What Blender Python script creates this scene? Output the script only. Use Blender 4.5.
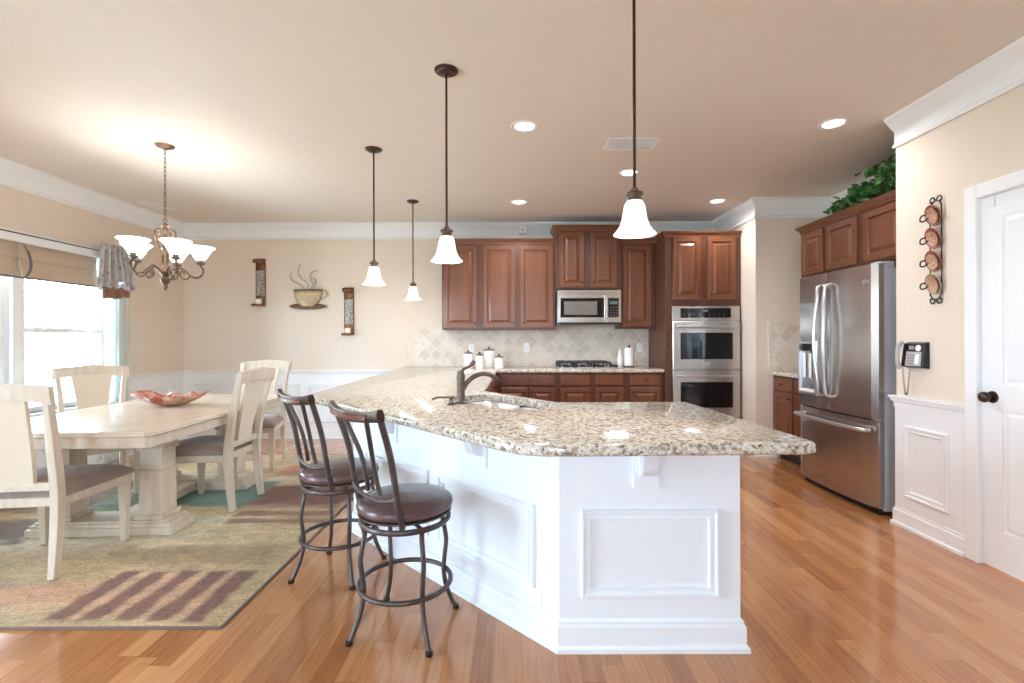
import bpy, bmesh, math, random
from mathutils import Vector, Matrix, noise
from mathutils.geometry import tessellate_polygon

random.seed(7)
PI = math.pi
SC = bpy.context.scene
COL = SC.collection
for _o in list(bpy.data.objects):
    bpy.data.objects.remove(_o)

# ------------------------------------------------------------------ camera
cam_data = bpy.data.cameras.new('camera')
cam_data.sensor_width = 36.0
cam_data.lens = 483.5 / 1024 * 36.0
cam_data.shift_x = -2.0 / 1024
cam_data.shift_y = -1.5 / 1024
cam_data.clip_start = 0.05
cam_data.clip_end = 200
cam = bpy.data.objects.new('camera', cam_data)
COL.objects.link(cam)
cam.location = (0, 0, 1.25)
cam.rotation_mode = 'XYZ'
cam.rotation_euler = (PI / 2, math.radians(0.15), 0)
SC.camera = cam

# ------------------------------------------------------------------ world, exposure
SC.view_settings.view_transform = 'Standard'
SC.view_settings.look = 'None'
SC.view_settings.gamma = 1.0
SC.view_settings.use_curve_mapping = False
SC.view_settings.exposure = 0.83
SC.cycles.max_bounces = 10
SC.cycles.diffuse_bounces = 6
SC.cycles.glossy_bounces = 4
SC.cycles.transparent_max_bounces = 12
SC.cycles.caustics_reflective = False
SC.cycles.caustics_refractive = False
SC.cycles.sample_clamp_indirect = 6.0
world = bpy.data.worlds.new('daylight')
SC.world = world
world.use_nodes = True
_bg = world.node_tree.nodes['Background']
_bg.inputs[0].default_value = (0.62, 0.845, 1.06, 1)
_bg.inputs[1].default_value = 15.0

LAMP_WARM = (0.97, 1.0, 1.04)


def portal(name, loc, size, rot):
    """A light portal on a window opening: guides sampling of the daylight, gives off no light of its own."""
    d = bpy.data.lights.new(name, 'AREA')
    d.shape = 'RECTANGLE'
    d.size, d.size_y = size
    d.cycles.is_portal = True
    o = bpy.data.objects.new(name, d)
    COL.objects.link(o)
    o.location = loc
    o.rotation_euler = rot
    return o


def window_daylight(name, loc, size, rot, power, color=(0.95, 0.98, 1.0)):
    d = bpy.data.lights.new(name, 'AREA')
    d.shape = 'RECTANGLE'
    d.size, d.size_y = size
    d.energy = power
    d.color = color
    o = bpy.data.objects.new(name, d)
    COL.objects.link(o)
    o.location = loc
    o.rotation_euler = rot
    return o


# room numbers
CEIL = 2.74
YB = 6.17        # kitchen back wall
XL = -4.22       # window wall
XR = 2.59        # wall with the white door
YREAR = -3.0
YEND = 3.275     # end of the right wall beside the refrigerator
XALC = 3.39      # refrigerator alcove wall
YCH = 5.14       # face of the wall beside the small counter
XCH = 2.57

portal('portal_dining_windows', (XL - 0.10, 4.1, 1.36), (1.9, 1.5), (0, -PI / 2, 0))
portal('portal_added_doors', (XL - 0.10, 0.55, 1.1), (1.5, 2.2), (0, -PI / 2, 0))  # doors out of view, added to bring in more light
portal('portal_added_rear_window', (-2.75, YREAR - 0.10, 1.45), (1.1, 1.5), (PI / 2, 0, 0))
portal('portal_added_rear_window', (-0.15, YREAR - 0.10, 1.45), (1.1, 1.5), (PI / 2, 0, 0))


# ------------------------------------------------------------------ helpers
def lin(c):
    return tuple((x / 12.92 if x <= 0.04045 else ((x + 0.055) / 1.055) ** 2.4) for x in c)


def rgb(r, g, b):
    return lin((r / 255, g / 255, b / 255))


class NT:
    def __init__(self, name):
        self.m = bpy.data.materials.new(name)
        self.m.use_nodes = True
        self.t = self.m.node_tree
        self.b = self.t.nodes['Principled BSDF']
        self.out = self.t.nodes['Material Output']

    def n(self, kind, **kw):
        nd = self.t.nodes.new(kind)
        for k, v in kw.items():
            setattr(nd, k, v)
        return nd

    def l(self, a, b):
        self.t.links.new(a, b)

    def coords(self, scale=(1, 1, 1), rot=(0, 0, 0), kind='Object'):
        tc = self.n('ShaderNodeTexCoord')
        mp = self.n('ShaderNodeMapping')
        mp.inputs['Scale'].default_value = scale
        mp.inputs['Rotation'].default_value = rot
        self.l(tc.outputs[kind], mp.inputs['Vector'])
        return mp.outputs['Vector']

    def noise(self, vec, scale, detail=4, rough=0.5):
        nd = self.n('ShaderNodeTexNoise')
        nd.inputs['Scale'].default_value = scale
        nd.inputs['Detail'].default_value = detail
        nd.inputs['Roughness'].default_value = rough
        if vec is not None:
            self.l(vec, nd.inputs['Vector'])
        return nd.outputs['Fac']

    def ramp(self, fac, stops, interp='LINEAR'):
        nd = self.n('ShaderNodeValToRGB')
        nd.color_ramp.interpolation = interp
        els = nd.color_ramp.elements
        while len(els) < len(stops):
            els.new(0.5)
        for e, (p, c) in zip(els, stops):
            e.position = p
            e.color = (*c[:3], 1)
        self.l(fac, nd.inputs['Fac'])
        return nd.outputs['Color']

    def mix(self, fac, a, b, mode='MIX'):
        nd = self.n('ShaderNodeMix', data_type='RGBA', blend_type=mode)
        for s, v in ((nd.inputs[0], fac), (nd.inputs[6], a), (nd.inputs[7], b)):
            if isinstance(v, (int, float)):
                s.default_value = v
            elif isinstance(v, tuple):
                s.default_value = (*v[:3], 1)
            else:
                self.l(v, s)
        return nd.outputs[2]

    def bump(self, fac, strength=0.2, dist=0.01):
        nd = self.n('ShaderNodeBump')
        nd.inputs['Strength'].default_value = strength
        nd.inputs['Distance'].default_value = dist
        self.l(fac, nd.inputs['Height'])
        self.l(nd.outputs['Normal'], self.b.inputs['Normal'])

    def set(self, color=None, rough=None, metal=None, **kw):
        if color is not None:
            if isinstance(color, tuple):
                self.b.inputs['Base Color'].default_value = (*color[:3], 1)
            else:
                self.l(color, self.b.inputs['Base Color'])
        if rough is not None:
            if isinstance(rough, (int, float)):
                self.b.inputs['Roughness'].default_value = rough
            else:
                self.l(rough, self.b.inputs['Roughness'])
        if metal is not None:
            self.b.inputs['Metallic'].default_value = metal
        for k, v in kw.items():
            self.b.inputs[k].default_value = v
        return self


def plain(name, c, rough=0.5, metal=0.0, var=0.04, vscale=8, **kw):
    """A simple procedural surface: one colour with faint noise variation."""
    t = NT(name)
    f = t.noise(t.coords(), vscale, 3)
    col = t.ramp(f, [(0.3, tuple(x * (1 - var) for x in c)), (0.7, tuple(min(1, x * (1 + var)) for x in c))])
    t.set(col, rough, metal, **kw)
    return t.m


def emit(name, c, strength):
    t = NT(name)
    t.set(tuple(c), 0.4)
    t.b.inputs['Emission Color'].default_value = (*c, 1)
    t.b.inputs['Emission Strength'].default_value = strength
    return t.m


M = {}
M['wall'] = plain('wall_paint', rgb(228, 212, 195), 0.85, var=0.012)
M['ceiling'] = plain('ceiling_paint', rgb(230, 220, 210), 0.9, var=0.01)
M['white'] = plain('white_trim_paint', rgb(240, 240, 240), 0.45, var=0.008)
M['white_door'] = plain('white_door_paint', rgb(242, 242, 242), 0.4, var=0.006)
M['pen_white'] = plain('white_panel_paint', rgb(238, 240, 243), 0.45, var=0.008)
M['bronze'] = plain('aged_bronze', rgb(112, 98, 88), 0.42, 0.75, var=0.25, vscale=40)
M['dark_bronze'] = plain('oil_rubbed_bronze', rgb(72, 57, 49), 0.35, 0.7, var=0.2, vscale=40)
M['gold_bronze'] = plain('antique_brass', rgb(108, 84, 66), 0.42, 0.65, var=0.3, vscale=30)
M['stool_metal'] = plain('pewter_metal', rgb(88, 76, 72), 0.38, 0.5, var=0.15, vscale=30)
M['iron'] = plain('black_iron', rgb(40, 38, 38), 0.5, 0.4, var=0.1)
M['black'] = plain('black_plastic', rgb(28, 28, 30), 0.35, var=0.05)
M['black_glass'] = plain('black_glass', rgb(22, 20, 20), 0.06, var=0.05)
M['steel_bright'] = plain('bright_steel', rgb(205, 205, 206), 0.28, 0.9, var=0.02)
M['grey_side'] = plain('grey_appliance_side', rgb(186, 189, 196), 0.5, 0.0, var=0.02)
M['plate_white'] = plain('white_plastic', rgb(240, 238, 234), 0.35, var=0.01)
M['ceramic'] = plain('white_ceramic', rgb(240, 236, 230), 0.2, var=0.02)
M['ceramic_lid'] = plain('grey_lid', rgb(120, 108, 98), 0.4, 0.4, var=0.1)
M['candle'] = plain('candle_wax', rgb(240, 230, 210), 0.5, var=0.03)
M['display'] = emit('green_display', rgb(90, 120, 108), 0.03)
M['shade_glow'] = emit('lit_glass_shade', (1.0, 0.95, 0.87), 0.5)
M['chandelier_glow'] = emit('lit_chandelier_glass', (1.0, 0.97, 0.92), 3.0)
M['lens_glow'] = emit('lit_downlight_lens', (1.0, 0.95, 0.86), 4.0)
M['vent_dark'] = plain('vent_grey', rgb(150, 140, 130), 0.7)
M['grey_cloth'] = plain('grey_cord_cloth', rgb(110, 104, 110), 0.8)


def wood_mat(name, c0, c1, rough=0.35, axis='Z', scale=6.0, coat=0.0):
    t = NT(name)
    sc = {'X': (1.2, 14, 14), 'Y': (14, 1.2, 14), 'Z': (14, 14, 1.2)}[axis]
    v = t.coords(sc)
    f = t.noise(v, scale * 0.35, 7, 0.6)
    c = t.ramp(f, [(0.3, c0), (0.55, tuple((a + b) / 2 for a, b in zip(c0, c1))), (0.75, c1)])
    f2 = t.noise(t.coords(), 2.5, 2)
    c = t.mix(0.25, c, t.ramp(f2, [(0.3, tuple(x * 0.8 for x in c0)), (0.7, c1)]))
    t.set(c, rough)
    t.b.inputs['Coat Weight'].default_value = coat
    return t.m


M['cabinet'] = wood_mat('cherry_cabinet_wood', rgb(102, 59, 37), rgb(130, 79, 52), 0.33)
M['cabinet_dark'] = wood_mat('cherry_frame_wood', rgb(82, 47, 31), rgb(104, 62, 42), 0.36)
M['cream_wood'] = wood_mat('whitewashed_wood', rgb(200, 184, 162), rgb(226, 212, 194), 0.42)
M['table_wood'] = wood_mat('whitewashed_table_wood', rgb(212, 194, 172), rgb(230, 214, 194), 0.16, axis='Y')


def floor_mat():
    t = NT('oak_strip_floor')
    tc = t.n('ShaderNodeTexCoord')
    sp = t.n('ShaderNodeSeparateXYZ')
    t.l(tc.outputs['Object'], sp.inputs[0])

    def math_(op, a, b=None):
        nd = t.n('ShaderNodeMath', operation=op)
        for i, v in enumerate((a, b)):
            if v is None:
                continue
            if isinstance(v, (int, float)):
                nd.inputs[i].default_value = v
            else:
                t.l(v, nd.inputs[i])
        return nd.outputs[0]
    xr = math_('DIVIDE', sp.outputs['X'], 0.083)
    row = math_('FLOOR', xr)
    wn = t.n('ShaderNodeTexWhiteNoise', noise_dimensions='1D')
    t.l(row, wn.inputs['W'])
    yr = math_('ADD', math_('DIVIDE', sp.outputs['Y'], 0.95), math_('MULTIPLY', wn.outputs['Value'], 9.0))
    brd = math_('FLOOR', yr)
    cb = t.n('ShaderNodeCombineXYZ')
    t.l(row, cb.inputs['X'])
    t.l(brd, cb.inputs['Y'])
    w2 = t.n('ShaderNodeTexWhiteNoise', noise_dimensions='2D')
    t.l(cb.outputs[0], w2.inputs['Vector'])
    board = t.ramp(w2.outputs['Value'], [(0.0, rgb(144, 88, 48)), (0.3, rgb(174, 112, 66)), (0.7, rgb(192, 130, 80)), (1.0, rgb(210, 152, 102))])
    # grain, shifted from board to board
    shift = t.n('ShaderNodeVectorMath', operation='ADD')
    t.l(t.coords((1, 1, 1)), shift.inputs[0])
    t.l(w2.outputs['Color'], shift.inputs[1])
    mp = t.n('ShaderNodeMapping')
    mp.inputs['Scale'].default_value = (34, 1.8, 1)
    t.l(shift.outputs[0], mp.inputs['Vector'])
    g = t.noise(mp.outputs['Vector'], 2.2, 7, 0.62)
    gc = t.ramp(g, [(0.30, rgb(126, 74, 38)), (0.5, rgb(184, 124, 76)), (0.72, rgb(210, 154, 106))])
    c = t.mix(0.38, board, gc)
    seam = math_('MAXIMUM', math_('LESS_THAN', math_('FRACT', xr), 0.022), math_('LESS_THAN', math_('FRACT', yr), 0.0022))
    c = t.mix(math_('MULTIPLY', seam, 0.55), c, rgb(104, 62, 38))
    t.set(c, 0.19)
    t.b.inputs['Coat Weight'].default_value = 0.6
    t.b.inputs['Coat Roughness'].default_value = 0.08
    return t.m


def granite_mat():
    t = NT('speckled_granite')
    v = t.coords()
    a = t.noise(v, 78, 4, 0.6)
    a2 = t.noise(t.coords((1, 1, 1), (0.9, 0.3, 0.2)), 46, 5, 0.66)
    b = t.noise(t.coords((1, 1, 1), (0.4, 0.2, 0.7)), 30, 4, 0.6)
    base = t.ramp(b, [(0.30, rgb(176, 152, 128)), (0.44, rgb(206, 192, 172)), (0.58, rgb(228, 220, 206)), (0.72, rgb(206, 200, 192))])
    vo = t.n('ShaderNodeTexVoronoi')
    vo.inputs['Scale'].default_value = 120
    t.l(v, vo.inputs['Vector'])
    sx = t.n('ShaderNodeSeparateColor')
    t.l(vo.outputs['Color'], sx.inputs[0])
    flick = t.ramp(sx.outputs[0], [(0.0, rgb(126, 116, 108)), (0.22, rgb(160, 142, 124)), (0.30, rgb(236, 228, 214)), (0.9, rgb(214, 198, 176))], 'CONSTANT')
    base = t.mix(0.42, base, flick)
    sp2 = t.ramp(a2, [(0.40, (0, 0, 0)), (0.47, (1, 1, 1))])
    c = t.mix(sp2, rgb(140, 126, 114), base)
    sp = t.ramp(a, [(0.34, (0, 0, 0)), (0.41, (1, 1, 1))])
    c = t.mix(sp, rgb(70, 66, 66), c)
    t.set(c, 0.11)
    return t.m


def tile_mat():
    t = NT('diagonal_travertine_tile')
    tc = t.n('ShaderNodeTexCoord')
    sp = t.n('ShaderNodeSeparateXYZ')
    t.l(tc.outputs['Object'], sp.inputs[0])
    add = t.n('ShaderNodeMath', operation='ADD')
    sub = t.n('ShaderNodeMath', operation='SUBTRACT')
    for nd in (add, sub):
        t.l(sp.outputs['Z'], nd.inputs[0])
        t.l(sp.outputs['X'], nd.inputs[1])
    cb = t.n('ShaderNodeCombineXYZ')
    t.l(add.outputs[0], cb.inputs['X'])
    t.l(sub.outputs[0], cb.inputs['Y'])
    br = t.n('ShaderNodeTexBrick', offset=0.0)
    t.l(cb.outputs[0], br.inputs['Vector'])
    br.inputs['Color1'].default_value = (*rgb(232, 220, 204), 1)
    br.inputs['Color2'].default_value = (*rgb(206, 188, 168), 1)
    br.inputs['Mortar'].default_value = (*rgb(236, 230, 220), 1)
    br.inputs['Scale'].default_value = 1.0
    br.inputs['Mortar Size'].default_value = 0.004
    br.inputs['Brick Width'].default_value = 0.152
    br.inputs['Row Height'].default_value = 0.152
    nz = t.noise(t.coords(), 28, 5, 0.6)
    c = t.mix(0.35, br.outputs['Color'], t.ramp(nz, [(0.3, rgb(204, 186, 168)), (0.7, rgb(238, 230, 218))]))
    t.set(c, 0.45)
    return t.m


def steel_mat(name, c, axis, rough=0.26):
    t = NT(name)
    sc = {'X': (0.6, 90, 90), 'Z': (90, 90, 0.6)}[axis]
    f = t.noise(t.coords(sc), 3, 4, 0.6)
    t.set(t.ramp(f, [(0.3, tuple(x * 0.985 for x in c)), (0.7, c)]), rough, 0.92)
    return t.m


M['floor'] = floor_mat()
M['granite'] = granite_mat()
M['tile'] = tile_mat()
M['tile_border'] = plain('travertine_border_tile', rgb(224, 210, 192), 0.45, var=0.08, vscale=20)
M['steel'] = steel_mat('brushed_steel', rgb(196, 188, 182), 'Z', 0.22)
M['sink_steel'] = plain('satin_sink_steel', rgb(214, 214, 216), 0.35, 0.55)
M['steel_h'] = steel_mat('brushed_steel_horizontal', rgb(196, 189, 182), 'X', 0.27)


def cloth(name, c, var=0.15, scale=30, rough=0.9, sheen=0.3):
    t = NT(name)
    f = t.noise(t.coords(), scale, 6, 0.65)
    t.set(t.ramp(f, [(0.3, tuple(x * (1 - var) for x in c)), (0.7, tuple(min(1, x * (1 + var)) for x in c))]), rough)
    t.b.inputs['Sheen Weight'].default_value = sheen
    t.bump(f, 0.15, 0.004)
    return t.m


M['suede'] = cloth('taupe_suede', rgb(150, 130, 120), 0.16, 9)
M['leather'] = plain('brown_leather', rgb(96, 74, 72), 0.26, var=0.12, vscale=12)
M['shade_cloth'] = cloth('tan_roman_shade', rgb(198, 174, 150), 0.06, 60)
M['backing'] = cloth('splat_fabric', rgb(220, 204, 182), 0.05, 80)


def valance_mat():
    t = NT('grey_patterned_valance')
    vo = t.n('ShaderNodeTexVoronoi')
    vo.inputs['Scale'].default_value = 22
    t.l(t.coords((1, 1, 0.7)), vo.inputs['Vector'])
    c = t.ramp(vo.outputs['Distance'], [(0.1, rgb(120, 112, 112)), (0.25, rgb(176, 168, 166)), (0.6, rgb(190, 184, 182))])
    t.set(c, 0.8)
    return t.m


def sheer_mat():
    t = NT('pale_teal_sheer')
    f = t.noise(t.coords((20, 20, 1)), 4, 3)
    t.set(t.ramp(f, [(0.3, rgb(212, 226, 224)), (0.7, rgb(234, 242, 240))]), 0.9)
    tr = t.n('ShaderNodeBsdfTranslucent')
    tr.inputs['Color'].default_value = (*rgb(222, 236, 236), 1)
    tp = t.n('ShaderNodeBsdfTransparent')
    mx = t.n('ShaderNodeMixShader')
    mx.inputs[0].default_value = 0.55
    t.l(t.b.outputs[0], mx.inputs[1])
    t.l(tr.outputs[0], mx.inputs[2])
    m2 = t.n('ShaderNodeMixShader')
    m2.inputs[0].default_value = 0.48
    t.l(mx.outputs[0], m2.inputs[1])
    t.l(tp.outputs[0], m2.inputs[2])
    t.l(m2.outputs[0], t.out.inputs['Surface'])
    return t.m


def glass_mat():
    t = NT('window_glass')
    tp = t.n('ShaderNodeBsdfTransparent')
    gl = t.n('ShaderNodeBsdfGlossy')
    gl.inputs['Roughness'].default_value = 0.02
    fr = t.n('ShaderNodeFresnel')
    fr.inputs['IOR'].default_value = 1.25
    mx = t.n('ShaderNodeMixShader')
    t.l(fr.outputs[0], mx.inputs[0])
    t.l(tp.outputs[0], mx.inputs[1])
    t.l(gl.outputs[0], mx.inputs[2])
    t.l(mx.outputs[0], t.out.inputs['Surface'])
    return t.m


M['valance'] = valance_mat()
M['valance_trim'] = cloth('brown_valance_fringe', rgb(146, 104, 80), 0.15, 40)
M['sheer'] = sheer_mat()
M['glass'] = glass_mat()


def bowl_mat():
    t = NT('red_swirled_glass')
    f = t.noise(t.coords(), 7, 4, 0.7)
    c = t.ramp(f, [(0.32, rgb(74, 38, 30)), (0.42, rgb(160, 84, 64)), (0.52, rgb(190, 122, 100)), (0.6, rgb(214, 184, 164)), (0.68, rgb(170, 96, 76))])
    t.set(c, 0.2)
    return t.m


M['bowl'] = bowl_mat()


def leaf_mat():
    t = NT('green_leaves')
    oi = t.noise(t.coords(), 14, 2)
    c = t.ramp(oi, [(0.3, rgb(38, 80, 42)), (0.5, rgb(70, 124, 62)), (0.7, rgb(124, 170, 108))])
    t.set(c, 0.4)
    return t.m


M['leaf'] = leaf_mat()
M['stem'] = plain('vine_stem', rgb(84, 70, 44), 0.7)


def rug_mat():
    t = NT('patterned_rug_pile')
    at = t.n('ShaderNodeVertexColor', layer_name='pattern')
    f = t.noise(t.coords(), 75, 4, 0.75)
    g = t.noise(t.coords((5, 34, 1)), 2.2, 4, 0.7)
    c = t.mix(0.75, at.outputs[0], t.ramp(f, [(0.3, (0.18, 0.18, 0.18)), (0.7, (0.72, 0.72, 0.72))]), 'OVERLAY')
    c = t.mix(0.55, c, t.ramp(g, [(0.3, (0.24, 0.23, 0.20)), (0.7, (0.66, 0.66, 0.66))]), 'OVERLAY')
    t.set(c, 0.95)
    t.b.inputs['Sheen Weight'].default_value = 0.2
    t.bump(f, 0.8, 0.012)
    return t.m


M['rug'] = rug_mat()
M['rug_edge'] = cloth('rug_binding', rgb(108, 80, 64), 0.1, 60)
M['copper'] = plain('copper_red_glaze', rgb(170, 112, 92), 0.4, 0.2, var=0.3, vscale=60)
M['steam_metal'] = plain('pale_bronze', rgb(178, 164, 146), 0.35, 0.6)
M['peach_glaze'] = plain('peach_cup_glaze', rgb(206, 160, 132), 0.4, 0.1, var=0.3, vscale=70)
M['tan_glaze'] = plain('tan_cup_glaze', rgb(190, 168, 134), 0.45, 0.3, var=0.25, vscale=50)


def mosaic_mat():
    t = NT('pale_mosaic_panel')
    vo = t.n('ShaderNodeTexVoronoi')
    vo.inputs['Scale'].default_value = 60
    t.l(t.coords(), vo.inputs['Vector'])
    c = t.mix(0.2, t.ramp(vo.outputs['Distance'], [(0.2, rgb(206, 200, 190)), (0.6, rgb(140, 130, 122))]), vo.outputs['Color'], 'SOFT_LIGHT')
    t.set(c, 0.3, 0.4)
    return t.m


M['mosaic'] = mosaic_mat()
M['brown_metal'] = plain('brown_sconce_metal', rgb(122, 78, 50), 0.35, 0.5, var=0.25, vscale=25)
M['bounce_ground'] = plain('pale_bounce_ground', rgb(205, 203, 190), 0.95, var=0.1)  # made pale so it throws daylight up to the ceiling
M['siding'] = plain('house_siding', rgb(225, 225, 222), 0.8)
M['bark'] = plain('bark', rgb(120, 110, 100), 0.9, var=0.2)
M['dim_key'] = plain('dim_key_marks', rgb(92, 90, 90), 0.5)
M['screen_grey'] = plain('grey_door_screen', rgb(112, 106, 100), 0.3)
M['louvre_back'] = plain('dark_vent_back', rgb(112, 102, 94), 0.8)
M['keypad'] = plain('grey_keypad', rgb(176, 172, 172), 0.5)


# ------------------------------------------------------------------ mesh helpers
def box(bm, x0, x1, y0, y1, z0, z1):
    v = [bm.verts.new(p) for p in ((x0, y0, z0), (x1, y0, z0), (x1, y1, z0), (x0, y1, z0), (x0, y0, z1), (x1, y0, z1), (x1, y1, z1), (x0, y1, z1))]
    for f in ((3, 2, 1, 0), (4, 5, 6, 7), (0, 1, 5, 4), (1, 2, 6, 5), (2, 3, 7, 6), (3, 0, 4, 7)):
        bm.faces.new([v[i] for i in f])
    return v


def hexa(bm, bot, top):
    """A box between two quads (lists of four points each, same winding seen from above, counter-clockwise)."""
    v = [bm.verts.new(p) for p in list(bot) + list(top)]
    for f in ((3, 2, 1, 0), (4, 5, 6, 7), (0, 1, 5, 4), (1, 2, 6, 5), (2, 3, 7, 6), (3, 0, 4, 7)):
        bm.faces.new([v[i] for i in f])


def prism(bm, pts, z0, z1):
    a = [bm.verts.new((x, y, z0)) for x, y in pts]
    b = [bm.verts.new((x, y, z1)) for x, y in pts]
    n = len(pts)
    for i in range(n):
        bm.faces.new((a[i], a[(i + 1) % n], b[(i + 1) % n], b[i]))
    for tri in tessellate_polygon([[Vector((x, y, 0)) for x, y in pts]]):
        try:
            bm.faces.new([b[i] for i in tri])
            bm.faces.new([a[i] for i in reversed(tri)])
        except ValueError:
            pass


def side_prism(bm, pts, x0, x1):
    """Extrude a (y, z) outline along x."""
    a = [bm.verts.new((x0, y, z)) for y, z in pts]
    b = [bm.verts.new((x1, y, z)) for y, z in pts]
    n = len(pts)
    for i in range(n):
        bm.faces.new((a[i], a[(i + 1) % n], b[(i + 1) % n], b[i]))
    for tri in tessellate_polygon([[Vector((y, z, 0)) for y, z in pts]]):
        bm.faces.new([b[i] for i in tri])
        bm.faces.new([a[i] for i in reversed(tri)])


def catmull(pts, n=6, closed=False):
    P = [Vector(p) for p in pts]
    out = []
    N = len(P)
    segs = N if closed else N - 1
    for i in range(segs):
        p1, p2 = P[i], P[(i + 1) % N]
        p0 = P[(i - 1) % N] if closed or i > 0 else p1 * 2 - p2
        p3 = P[(i + 2) % N] if closed or i + 2 < N else p2 * 2 - p1
        for k in range(n):
            t = k / n
            out.append(0.5 * ((2 * p1) + (p2 - p0) * t + (2 * p0 - 5 * p1 + 4 * p2 - p3) * t * t + (3 * p1 - p0 - 3 * p2 + p3) * t ** 3))
    if not closed:
        out.append(P[-1])
    return out


def tube(bm, pts, r, seg=8, closed=False, flat=None, up=None):
    """A tube through points; r a number or a list; flat = (a, b) makes an oval or rectangular-ish section."""
    P = [Vector(p) for p in pts]
    n = len(P)
    R = r if isinstance(r, (list, tuple)) else [r] * n
    tang = []
    for i in range(n):
        if closed:
            d = P[(i + 1) % n] - P[i - 1]
        else:
            d = P[min(i + 1, n - 1)] - P[max(i - 1, 0)]
        tang.append(d.normalized() if d.length > 1e-9 else Vector((0, 0, 1)))
    ref = Vector(up) if up else (Vector((0, 0, 1)) if abs(tang[0].z) < 0.9 else Vector((1, 0, 0)))
    nrm = (ref - tang[0] * ref.dot(tang[0])).normalized()
    rings = []
    for i in range(n):
        if up:
            nrm = Vector(up) - tang[i] * Vector(up).dot(tang[i])
        else:
            nrm = nrm - tang[i] * nrm.dot(tang[i])
        nrm.normalize()
        bi = tang[i].cross(nrm)
        ring = []
        for k in range(seg):
            a = 2 * PI * (k + 0.5) / seg
            fa, fb = flat if flat else (1, 1)
            ring.append(bm.verts.new(P[i] + nrm * (math.cos(a) * R[i] * fa) + bi * (math.sin(a) * R[i] * fb)))
        rings.append(ring)
    m = n if closed else n - 1
    for i in range(m):
        a, b = rings[i], rings[(i + 1) % n]
        for k in range(seg):
            bm.faces.new((a[k], a[(k + 1) % seg], b[(k + 1) % seg], b[k]))
    if not closed:
        bm.faces.new(list(reversed(rings[0])))
        bm.faces.new(rings[-1])


def lathe(bm, prof, seg=24, c=(0, 0, 0), mat=None, closed=False):
    rings = []
    for r, z in prof:
        if r < 1e-5:
            rings.append([bm.verts.new((c[0], c[1], c[2] + z))])
        else:
            rings.append([bm.verts.new((c[0] + r * math.cos(2 * PI * k / seg), c[1] + r * math.sin(2 * PI * k / seg), c[2] + z)) for k in range(seg)])
    pairs = list(zip(rings, rings[1:]))
    if closed:
        pairs.append((rings[-1], rings[0]))
    for a, b in pairs:
        for k in range(seg):
            k2 = (k + 1) % seg
            if len(a) == 1 and len(b) == 1:
                continue
            if len(a) == 1:
                bm.faces.new((a[0], b[k2], b[k]))
            elif len(b) == 1:
                bm.faces.new((a[k], a[k2], b[0]))
            else:
                bm.faces.new((a[k], a[k2], b[k2], b[k]))
    if not closed:
        if len(rings[0]) > 1:
            bm.faces.new(list(reversed(rings[0])))
        if len(rings[-1]) > 1:
            bm.faces.new(rings[-1])
    if mat is not None:
        vs = [v for r in rings for v in r]
        bmesh.ops.transform(bm, matrix=mat, verts=vs)


def disc(bm, x, z, y0, y1, r, seg=16):
    """A disc facing -Y between y0 (front) and y1."""
    a = [bm.verts.new((x + r * math.cos(2 * PI * k / seg), y0, z + r * math.sin(2 * PI * k / seg))) for k in range(seg)]
    b = [bm.verts.new((v.co.x, y1, v.co.z)) for v in a]
    bm.faces.new(a)
    bm.faces.new(list(reversed(b)))
    for k in range(seg):
        k2 = (k + 1) % seg
        bm.faces.new((a[k2], a[k], b[k], b[k2]))


def rect_rings(bm, x0, x1, z0, z1, rings, cap=True, back=True):
    """Nested rectangles in the XZ plane, each (inset, y); y negative is towards the viewer. Gives panels and frames."""
    loops = []
    for ins, y in rings:
        loops.append([bm.verts.new(p) for p in ((x0 + ins, y, z0 + ins), (x1 - ins, y, z0 + ins), (x1 - ins, y, z1 - ins), (x0 + ins, y, z1 - ins))])
    for a, b in zip(loops, loops[1:]):
        for k in range(4):
            bm.faces.new((a[k], a[(k + 1) % 4], b[(k + 1) % 4], b[k]))
    if cap:
        bm.faces.new(loops[-1])
    if back:
        if cap:
            bm.faces.new(list(reversed(loops[0])))
        else:
            a, b = loops[-1], loops[0]
            for k in range(4):
                bm.faces.new((a[k], a[(k + 1) % 4], b[(k + 1) % 4], b[k]))


DOOR_RINGS = [(0, 0), (0, -0.016), (0.004, -0.020), (0.050, -0.020), (0.058, -0.006), (0.068, -0.006), (0.094, -0.018)]
DRAWER_RINGS = [(0, 0), (0, -0.013), (0.010, -0.019), (0.016, -0.020)]


def sweep(bm, path, prof, closed=False):
    """Sweep a (offset, z) profile along an XY path; offset goes to the left of the path's direction. Mitred corners."""
    n = len(path)
    P = [Vector((p[0], p[1])) for p in path]
    rings = []
    for i in range(n):
        dirs = []
        if closed or i > 0:
            dirs.append((P[i] - P[i - 1]).normalized())
        if closed or i < n - 1:
            dirs.append((P[(i + 1) % n] - P[i]).normalized())
        nrm = [Vector((-d.y, d.x)) for d in dirs]
        if len(nrm) == 2:
            m = (nrm[0] + nrm[1])
            m = m / max(1e-6, m.length)
            m = m / max(0.2, m.dot(nrm[0]))
        else:
            m = nrm[0]
        rings.append([bm.verts.new((P[i].x + m.x * o, P[i].y + m.y * o, z)) for o, z in prof])
    k = len(prof)
    for i in range(n if closed else n - 1):
        a, b = rings[i], rings[(i + 1) % n]
        for j in range(k):
            j2 = (j + 1) % k
            bm.faces.new((a[j], b[j], b[j2], a[j2]))
    if not closed:
        bm.faces.new(rings[0])
        bm.faces.new(list(reversed(rings[-1])))


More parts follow.
